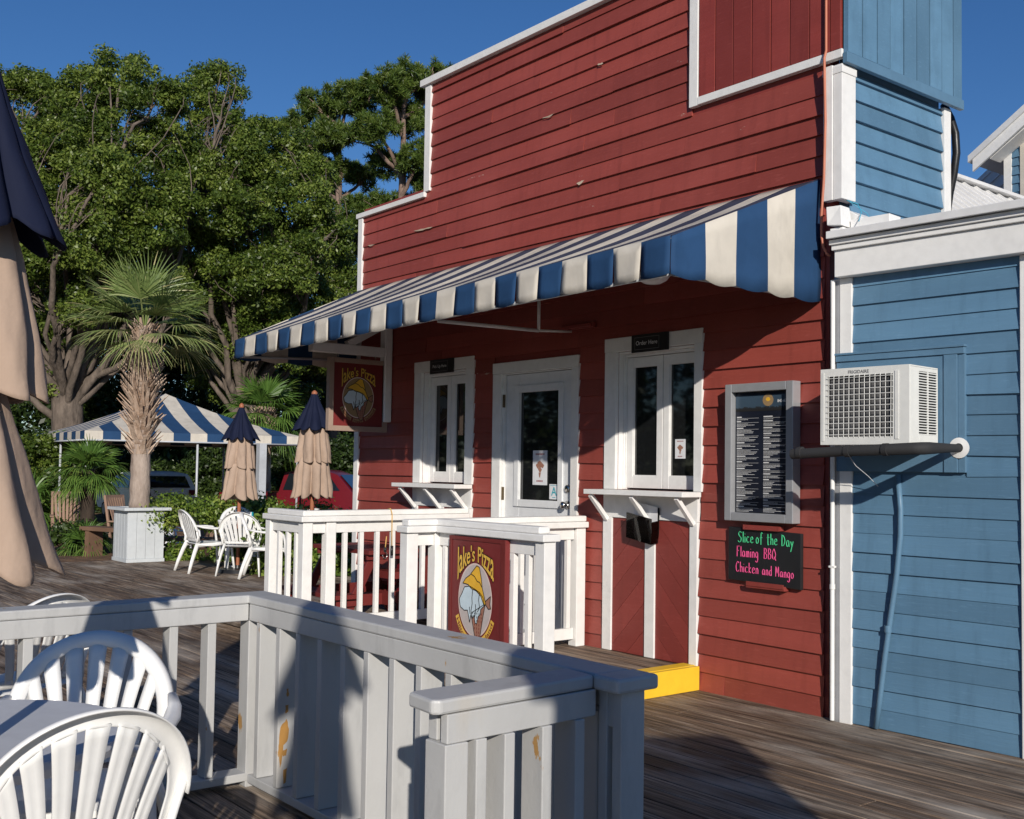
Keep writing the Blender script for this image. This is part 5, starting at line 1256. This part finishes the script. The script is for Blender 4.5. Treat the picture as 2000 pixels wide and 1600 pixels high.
# ================================================================== CARS
def car(name, label, loc, rz, body, truck=False):
    t = thing(name, label, 'car' if not truck else 'pickup truck', loc, rz)
    W_ = .92
    # side profile (x forward), body shell lofted across y with tumblehome
    if not truck:
        prof = [(-2.25, .45), (-2.32, .62), (-2.30, .90), (-2.22, 1.08), (-1.95, 1.50), (-1.75, 1.60), (-.9, 1.66), (.2, 1.62), (.62, 1.50), (1.20, 1.12), (1.9, 1.02), (2.25, .86), (2.35, .60), (2.28, .40)]
    else:
        prof = [(-2.8, .5), (-2.82, .80), (-2.78, 1.10), (-.95, 1.12), (-.93, 1.14), (-.80, 1.72), (-.3, 1.80), (.5, 1.78), (.85, 1.66), (1.35, 1.16), (2.3, 1.08), (2.6, .92), (2.66, .6), (2.6, .45)]
    m = MB(); rows = []
    for f, ins in ((-1, 1), (-.97, 0), (.97, 0), (1, 1)):
        pass
    def half(y, z): 
        k = max(0, z-1.05); return y*(W_-.28*k-(.04 if z < .55 else 0))
    sec = [-1, -.92, -.6, 0, .6, .92, 1]
    rows = [[m.pt((x*(1-.015*abs(s)**3), half(s, z), z-(.03*abs(s)**4))) for (x, z) in prof] for s in sec]
    for A, B in zip(rows, rows[1:]):
        for i in range(len(prof)-1): m.face((A[i], A[i+1], B[i+1], B[i]))
    m.face(rows[0]); m.face(rows[-1][::-1])
    for A, B in zip(rows, rows[1:]): m.face((A[0], B[0], B[-1], A[-1]))
    m.build('body', body, t, smooth=True, autosm=35)
    def quad(pts, mat, nm):
        q = MB(); q.poly(pts); q.build(nm, mat, t, solid=.01)
    if not truck:
        quad([(-2.215, -.70, 1.13), (-2.215, .70, 1.13), (-1.985, .60, 1.50), (-1.985, -.60, 1.50)], M['carglass'], 'rear_window')
        quad([(.66, -.62, 1.49), (1.19, -.74, 1.14), (1.19, .74, 1.14), (.66, .62, 1.49)], M['carglass'], 'windscreen')
        for sg in (-1, 1):
            for (a, b, c, d) in ((-1.85, -1.05, -1.0, -1.62), (-.98, .0, .0, -.98), (.06, .95, .50, .06)):
                quad([(a, sg*.905, 1.10), (b, sg*.905, 1.10), (c, sg*.805, 1.50), (d, sg*.805, 1.50)], M['carglass'], 'side_window')
            quad([(-2.33, sg*.62, .88), (-2.31, sg*.90, .90), (-2.24, sg*.88, 1.06), (-2.26, sg*.64, 1.06)], M['carred'], 'tail_light')
        quad([(-2.345, -.32, .80), (-2.345, .32, .80), (-2.335, .32, .92), (-2.335, -.32, .92)], M['fin'], 'number_plate_recess')
    else:
        quad([(-.925, -.62, 1.22), (-.925, .62, 1.22), (-.835, .55, 1.64), (-.835, -.55, 1.64)], M['carglass'], 'rear_window')
        quad([(.88, -.62, 1.64), (1.33, -.74, 1.20), (1.33, .74, 1.20), (.88, .62, 1.64)], M['carglass'], 'windscreen')
        for sg in (-1, 1): quad([(-.78, sg*.90, 1.18), (.95, sg*.90, 1.18), (.55, sg*.77, 1.66), (-.65, sg*.77, 1.66)], M['carglass'], 'side_window')
    for x in (-1.45, 1.45):
        for sg in (-1, 1):
            m = MB(); m.T = Matrix.Translation((x, sg*.80, .34)) @ Matrix.Rotation(R_(90), 4, 'X'); m.lathe((0, 0, 0), [(.001, -.12), (.22, -.12), (.34, -.10), (.34, .10), (.22, .12), (.001, .12)], 24); wh = m.build('wheel', M['rubber'], t, smooth=True, autosm=40)
            m = MB(); m.T = Matrix.Translation((x, sg*.80, .34)) @ Matrix.Rotation(R_(90), 4, 'X'); m.lathe((0, 0, 0), [(.001, -.125), (.19, -.124), (.2, .124), (.001, .125)], 16); m.build('rim', M['alu'], wh, smooth=True, autosm=40)
    return t
fdir = math.atan2(.6304, -.7763)
car('parked_car', 'white sport utility car parked behind the palm under the trees', tuple(far(288, 37, -.37)), fdir+R_(38), M['carwhite'])
car('parked_truck', 'red pickup truck parked behind the umbrellas at the wall end', tuple(far(625, 33, -.37)), fdir+R_(-98), M['carred'], True)
wf = thing('white_fence', 'low white picket fence between the umbrella and the red building', 'fence', tuple(far(665, 16.5, -.37)), fdir+R_(90))
m = MB()
for k in range(9): m.box((-.6+k*.14, -.01, 0), (-.6+k*.14+.09, .01, 1.22))
m.build('pickets', M['rail'], wf); m = MB(); m.box((-.62, .011, 1.0), (.62, .04, 1.08)); m.box((-.62, .011, .3), (.62, .04, .38)); m.build('fence_rails', M['rail'], wf)
# dark timber fence / gate and bird house behind the car
df = thing('garden_fence', 'weathered grey timber fence behind the parked white car', 'fence', tuple(far(430, 44, -.37)), fdir+R_(90))
m = MB()
for k in range(60): m.box((-6+k*.2, -.02, 0), (-6+k*.2+.16, .02, 1.6+.05*random.random()))
m.build('boards', M['brownwood'], df)

# ================================================================== TREES
def leafmesh(name, C, Rd, n, size, mat, parent, flat=.75, shell=.55, up=.35, aspect=.45, seed=0, tvar=.25, fn=None):
    """leaf quads scattered through clumps. C (k,3) centres, Rd (k,) radii, n leaves per clump (scaled by r^2)"""
    g_ = np.random.default_rng(seed); k = len(C); cnt = np.maximum(8, (n*(Rd/np.mean(Rd))**2).astype(int)); idx = np.repeat(np.arange(k), cnt); N = len(idx)
    d = g_.normal(size=(N, 3)); d /= np.linalg.norm(d, axis=1)[:, None]; r = (shell+(1-shell)*g_.random(N))**1.0; r = np.where(g_.random(N) < .3, g_.random(N), r)
    P = C[idx]+d*(Rd[idx]*r)[:, None]*np.array([1, 1, flat])+g_.normal(size=(N, 3))*.05
    nrm = d+g_.normal(size=(N, 3))*.75+np.array([0, 0, up]); nrm /= np.linalg.norm(nrm, axis=1)[:, None]
    a = g_.normal(size=(N, 3)); a -= (a*nrm).sum(1)[:, None]*nrm; a /= np.linalg.norm(a, axis=1)[:, None]; b = np.cross(nrm, a)
    s = size*g_.uniform(.45, 1.45, N)[:, None]
    V = np.stack([P-a*s*.5, P-b*s*aspect*.5+a*s*.05, P+a*s*.5, P+b*s*aspect*.5+a*s*.05], 1).reshape(-1, 3)
    F = np.arange(4*N).reshape(-1, 4); ct = g_.uniform(.12, .82, k)
    T = np.clip(ct[idx]+g_.normal(size=N)*tvar, 0, 1)
    return npmesh(name, V, F, T, mat, parent)
def clumps(lobes, per, rmin, rmax, g_, squash=.85):
    """lobes: (centre Vector, radius). returns clump centres mostly towards the lobe shells"""
    C = []; Rd = []
    for c, r in lobes:
        m_ = max(3, int(per*(r**2)));
        for _ in range(m_):
            d = g_.normal(size=3); d /= np.linalg.norm(d); q = r*g_.uniform(.45, 1.0)
            C.append(np.array(c)+d*q*np.array([1, 1, squash])); Rd.append(g_.uniform(rmin, rmax))
    return np.array(C), np.array(Rd)
def limb(m, a, b, ra, rb, rr, bend=.18, n=9):
    a, b = Vector(a), Vector(b); L = (b-a).length; off = Vector((rr.uniform(-1, 1), rr.uniform(-1, 1), rr.uniform(-.2, 1))).normalized()*L*bend; pts = []
    for i in range(n+1):
        t = i/n; p = a.lerp(b, t)+off*math.sin(math.pi*t)+Vector((rr.uniform(-1, 1), rr.uniform(-1, 1), rr.uniform(-1, 1)))*L*.018; pts.append(p)
    pts[0] = a; m.tube(pts, [lerp(ra, rb, (i/n)**.8) for i in range(n+1)], 8, cap=False); return pts
def broadleaf(name, label, trunkpx, dep, fork, lobes_px, mat, bark, tr=.45, per=2.6, n=260, size=.13, seed=1, cr=(.55, .95), group=None, aspect=.5, base=-.4, twigs=True, cat='tree', lead=None):
    t = thing(name, label, cat, tuple(far(trunkpx, dep, base)), 0, group); o = Vector(t.location); rr = random.Random(seed); g_ = np.random.default_rng(seed)
    lobes = []
    for L in lobes_px:
        px, py, rp = L[:3]; dd = dep+(L[3] if len(L) > 3 else 0)
        p = far(px, dd, hz(px, py, dd))-o; lobes.append((p, rp/FPX*dd))
    m = MB(); fk = Vector((0, 0, fork-base)); pts = [Vector((0, 0, -.05)), Vector((.05, .03, .5)), fk*.5+Vector((.12, .08, 0)), fk]
    m.tube(pts, [tr*1.5, tr*1.12, tr, tr*.92], 14, cap=False)
    C, Rd = clumps(lobes, per, cr[0], cr[1], g_)
    for (c, r) in lobes:
        a0 = fk*rr.uniform(.75, 1.0); L_ = (Vector(c)-a0).length
        P = limb(m, a0, c, tr*rr.uniform(.15, .30), .035, rr, .24, 12)
        near = [i for i in range(len(C)) if (Vector(C[i])-Vector(c)).length < r*1.1]
        rr.shuffle(near)
        for i in near[:int(15 if twigs else 3)]: limb(m, P[rr.choice([6, 7, 8, 9, 10, 11])], C[i], .026, .007, rr, .3, 6)
    m.build('trunk', bark, t, smooth=True)
    leafmesh('crown', C, Rd, n, size, mat, t, seed=seed, aspect=aspect)
    return t
OAK1 = [(215, 150, 70), (150, 200, 80, 1), (280, 190, 75, -1), (60, 190, 70, 2), (-10, 170, 60, 2), (90, 290, 95), (190, 290, 90, -1.5), (300, 290, 85), (-20, 300, 90), (0, 420, 90, 1), (110, 400, 85, -1), (220, 400, 90, 1), (320, 390, 75, -1), (120, 520, 75, 1.5), (240, 500, 70, 2), (20, 560, 70, 2), (50, 660, 60, 0), (120, 640, 55, 2), (-30, 700, 80, 1), (350, 480, 60, 1), (210, 600, 50, 3), (100, 740, 38, 0), (170, 470, 75, -3), (260, 560, 55, -2), (60, 500, 70, -2), (330, 570, 55, -1), (150, 600, 50, -2), (280, 440, 70, -2), (30, 380, 70, -2), (200, 350, 80, -3), (0, 620, 60, -1), (380, 330, 50)]
broadleaf('live_oak', 'large live oak on the left with a forked grey trunk behind the pavilion', 128, 35, 3.9, OAK1, M['oakleaf'], M['bark'], tr=.50, per=26, n=260, size=.118, seed=21, cr=(.20, .52))
OAK2 = [(410, 160, 55, 1), (370, 200, 55), (430, 230, 50), (490, 250, 55), (545, 290, 50, 1), (420, 320, 75), (510, 360, 70, -1), (590, 330, 50, 1), (400, 420, 75, 1), (480, 470, 80, -1), (570, 440, 70), (560, 530, 65, -1), (640, 520, 50, 1), (620, 600, 50), (460, 570, 70, 1), (540, 620, 65, -1), (640, 450, 45), (680, 560, 40, 1), (400, 620, 55, 2), (470, 680, 50), (600, 680, 50, 1), (650, 680, 60, 1), (420, 740, 50, 2), (380, 560, 50, 2), (560, 760, 45, 2), (680, 640, 40, 0), (450, 400, 70, -3), (520, 540, 70, -3), (430, 520, 60, -2), (580, 500, 55, -3), (600, 390, 50, -1), (480, 300, 60, -2), (560, 680, 55, -2), (500, 620, 60, -2), (400, 680, 45)]
broadleaf('live_oak', 'broad live oak in the middle, its crown reaching the red building', 470, 38, 4.2, OAK2, M['oakleaf'], M['bark'], tr=.42, per=25, n=250, size=.122, seed=33, cr=(.20, .54))
PINE1 = [(790, 140, 45), (745, 160, 50, -1), (830, 165, 45, 1), (700, 180, 45, 1), (720, 240, 45, -1), (780, 220, 50, 1), (840, 240, 45), (690, 260, 35), (800, 300, 42, -1), (740, 320, 38, 1), (830, 350, 45), (850, 130, 25, 1), (780, 400, 35, 1), (840, 430, 45), (720, 400, 35, -1), (780, 490, 50, 1), (830, 500, 40)]
PINE2 = [(660, 190, 45), (610, 205, 50, 1), (570, 240, 40, -1), (640, 260, 45, -1), (590, 300, 38, 1), (660, 330, 38), (700, 340, 30, 1), (630, 370, 36, 1), (690, 410, 40, -1), (610, 430, 40), (700, 470, 40, 1), (650, 500, 40)]
def pine(label, trunkpx, dep, lobes_px, seed, topy):
    t = thing('pine_tree', label, 'pine', tuple(far(trunkpx, dep, -.4)), 0, 'pines behind the red building'); o = Vector(t.location); rr = random.Random(seed); g_ = np.random.default_rng(seed)
    top = hz(trunkpx, topy, dep)+.4; lobes = []
    for L in lobes_px:
        dd = dep+(L[3] if len(L) > 3 else 0); lobes.append((far(L[0], dd, hz(L[0], L[1], dd))-o, L[2]/FPX*dd))
    m = MB(); m.tube([(0, 0, 0), (.1, 0, top*.3), (-.1, .1, top*.6), (.1, 0, top*.85), (0, 0, top)], [.34, .28, .22, .13, .05], 12)
    C, Rd = clumps(lobes, 30, .22, .42, g_, .75)
    for (c, r) in lobes:
        a = Vector((0, 0, max(2, c.z-rr.uniform(.5, 2.0)))); a.z = min(a.z, top*.96); P = limb(m, a, c, .11, .04, rr, .12, 9)
        near = [i for i in range(len(C)) if (Vector(C[i])-Vector(c)).length < r*1.1]; rr.shuffle(near)
        for i in near[:10]: limb(m, P[rr.choice([5, 6, 7, 8])], C[i], .035, .012, rr, .2, 5)
    m.build('trunk', M['pinebark'], t, smooth=True)
    # needle tufts: thin blades radiating from tuft centres
    TC_, TR = [], []
    for c, r in zip(C, Rd):
        for _ in range(9):
            d = g_.normal(size=3); d /= np.linalg.norm(d); TC_.append(c+d*r*g_.uniform(.3, 1)*np.array([1, 1, .8]))
    TC_ = np.array(TC_); k = len(TC_); nb = 26; idx = np.repeat(np.arange(k), nb); N = len(idx); d = g_.normal(size=(N, 3)); d[:, 2] += .7; d /= np.linalg.norm(d, axis=1)[:, None]
    s = np.cross(d, g_.normal(size=(N, 3))); s /= np.linalg.norm(s, axis=1)[:, None]; L = g_.uniform(.16, .28, N)[:, None]; P = TC_[idx]
    V = np.stack([P-s*.014, P+s*.014, P+d*L+s*.010, P+d*L-s*.010], 1).reshape(-1, 3); T = np.clip(.45+g_.normal(size=k)[idx]*.18+g_.normal(size=N)*.15, 0, 1)
    npmesh('crown', V, np.arange(4*N).reshape(-1, 4), T, M['pineleaf'], t); return t
pine('tall pine right beside the stepped red roofline, the higher of two', 775, 47, PINE1, 5, 150)
pine('pine between the oak and the red building, the left one of two', 650, 50, PINE2, 6, 210)
# background understorey, a far mass of trees that reads as one
g_ = np.random.default_rng(50); C = []; Rd = []
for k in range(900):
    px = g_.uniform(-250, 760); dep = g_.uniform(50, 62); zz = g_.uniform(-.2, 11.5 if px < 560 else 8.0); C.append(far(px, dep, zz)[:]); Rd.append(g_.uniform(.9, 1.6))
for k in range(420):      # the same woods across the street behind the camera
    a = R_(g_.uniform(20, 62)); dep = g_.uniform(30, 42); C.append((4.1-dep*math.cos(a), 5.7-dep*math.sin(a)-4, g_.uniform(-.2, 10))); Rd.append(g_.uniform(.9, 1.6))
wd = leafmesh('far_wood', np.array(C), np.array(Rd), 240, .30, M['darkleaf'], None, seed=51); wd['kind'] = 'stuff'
# shrubs at mid distance
def shrub(name, label, px, dep, w_, h_, mat, seed, n=240, size=.09, group=None, base=-.37, dpt=None):
    t = thing(name, label, 'shrub', tuple(far(px, dep, base)), fdir+R_(90), group); g_ = np.random.default_rng(seed); C = []; Rd = []
    for k in range(int(14*w_*h_)+6):
        a = g_.uniform(-w_/2, w_/2); b = g_.uniform(-(dpt or .5), (dpt or .5)); C.append((a, b, g_.uniform(.12, h_-.12))); Rd.append(g_.uniform(.16, .30)*min(1.6, max(.8, h_)))
    m = MB(); rr = random.Random(seed)
    for k in range(6): limb(m, (rr.uniform(-w_/3, w_/3), 0, 0), C[rr.randrange(len(C))], .02, .008, rr, .1, 5)
    m.build('stems', M['brownwood'], t); leafmesh('foliage', np.array(C), np.array(Rd), n, size, mat, t, seed=seed+1, aspect=.5); return t
shrub('clipped_hedge', 'bright green hedge behind the far white table', 470, 17.6, 2.6, 1.32, M['hedge'], 61, 900, .065, dpt=.45)
shrub('leafy_shrub', 'leafy green plants between the second umbrella and the wall end', 610, 15.4, 1.35, 1.33, M['hedge'], 62, 420, .085, dpt=.3)
shrub('leafy_shrub', 'green bush at the far left behind the pavilion pole', 55, 31, 3.0, 2.6, M['oakleaf'], 63, 240, .12)
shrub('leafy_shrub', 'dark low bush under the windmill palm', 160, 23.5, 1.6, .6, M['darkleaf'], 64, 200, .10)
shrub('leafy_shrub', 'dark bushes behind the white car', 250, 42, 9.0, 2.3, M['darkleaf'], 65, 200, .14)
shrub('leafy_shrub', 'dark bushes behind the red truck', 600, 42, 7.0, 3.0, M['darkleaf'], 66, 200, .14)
# trees beyond the street, outside the picture: what the window panes mirror and what shades the far wood
for i, (x, y) in enumerate(((-26, -22), (-17, -30), (-34, -14), (-8, -36))):
    src = [o for o in scene.objects if o.name == 'live_oak'][0]
    dup(src, (x, y, -.4), R_(70*i+20), ['first', 'second', 'third', 'fourth'][i]+' live oak across the street, outside the picture', 'live oaks across the street')
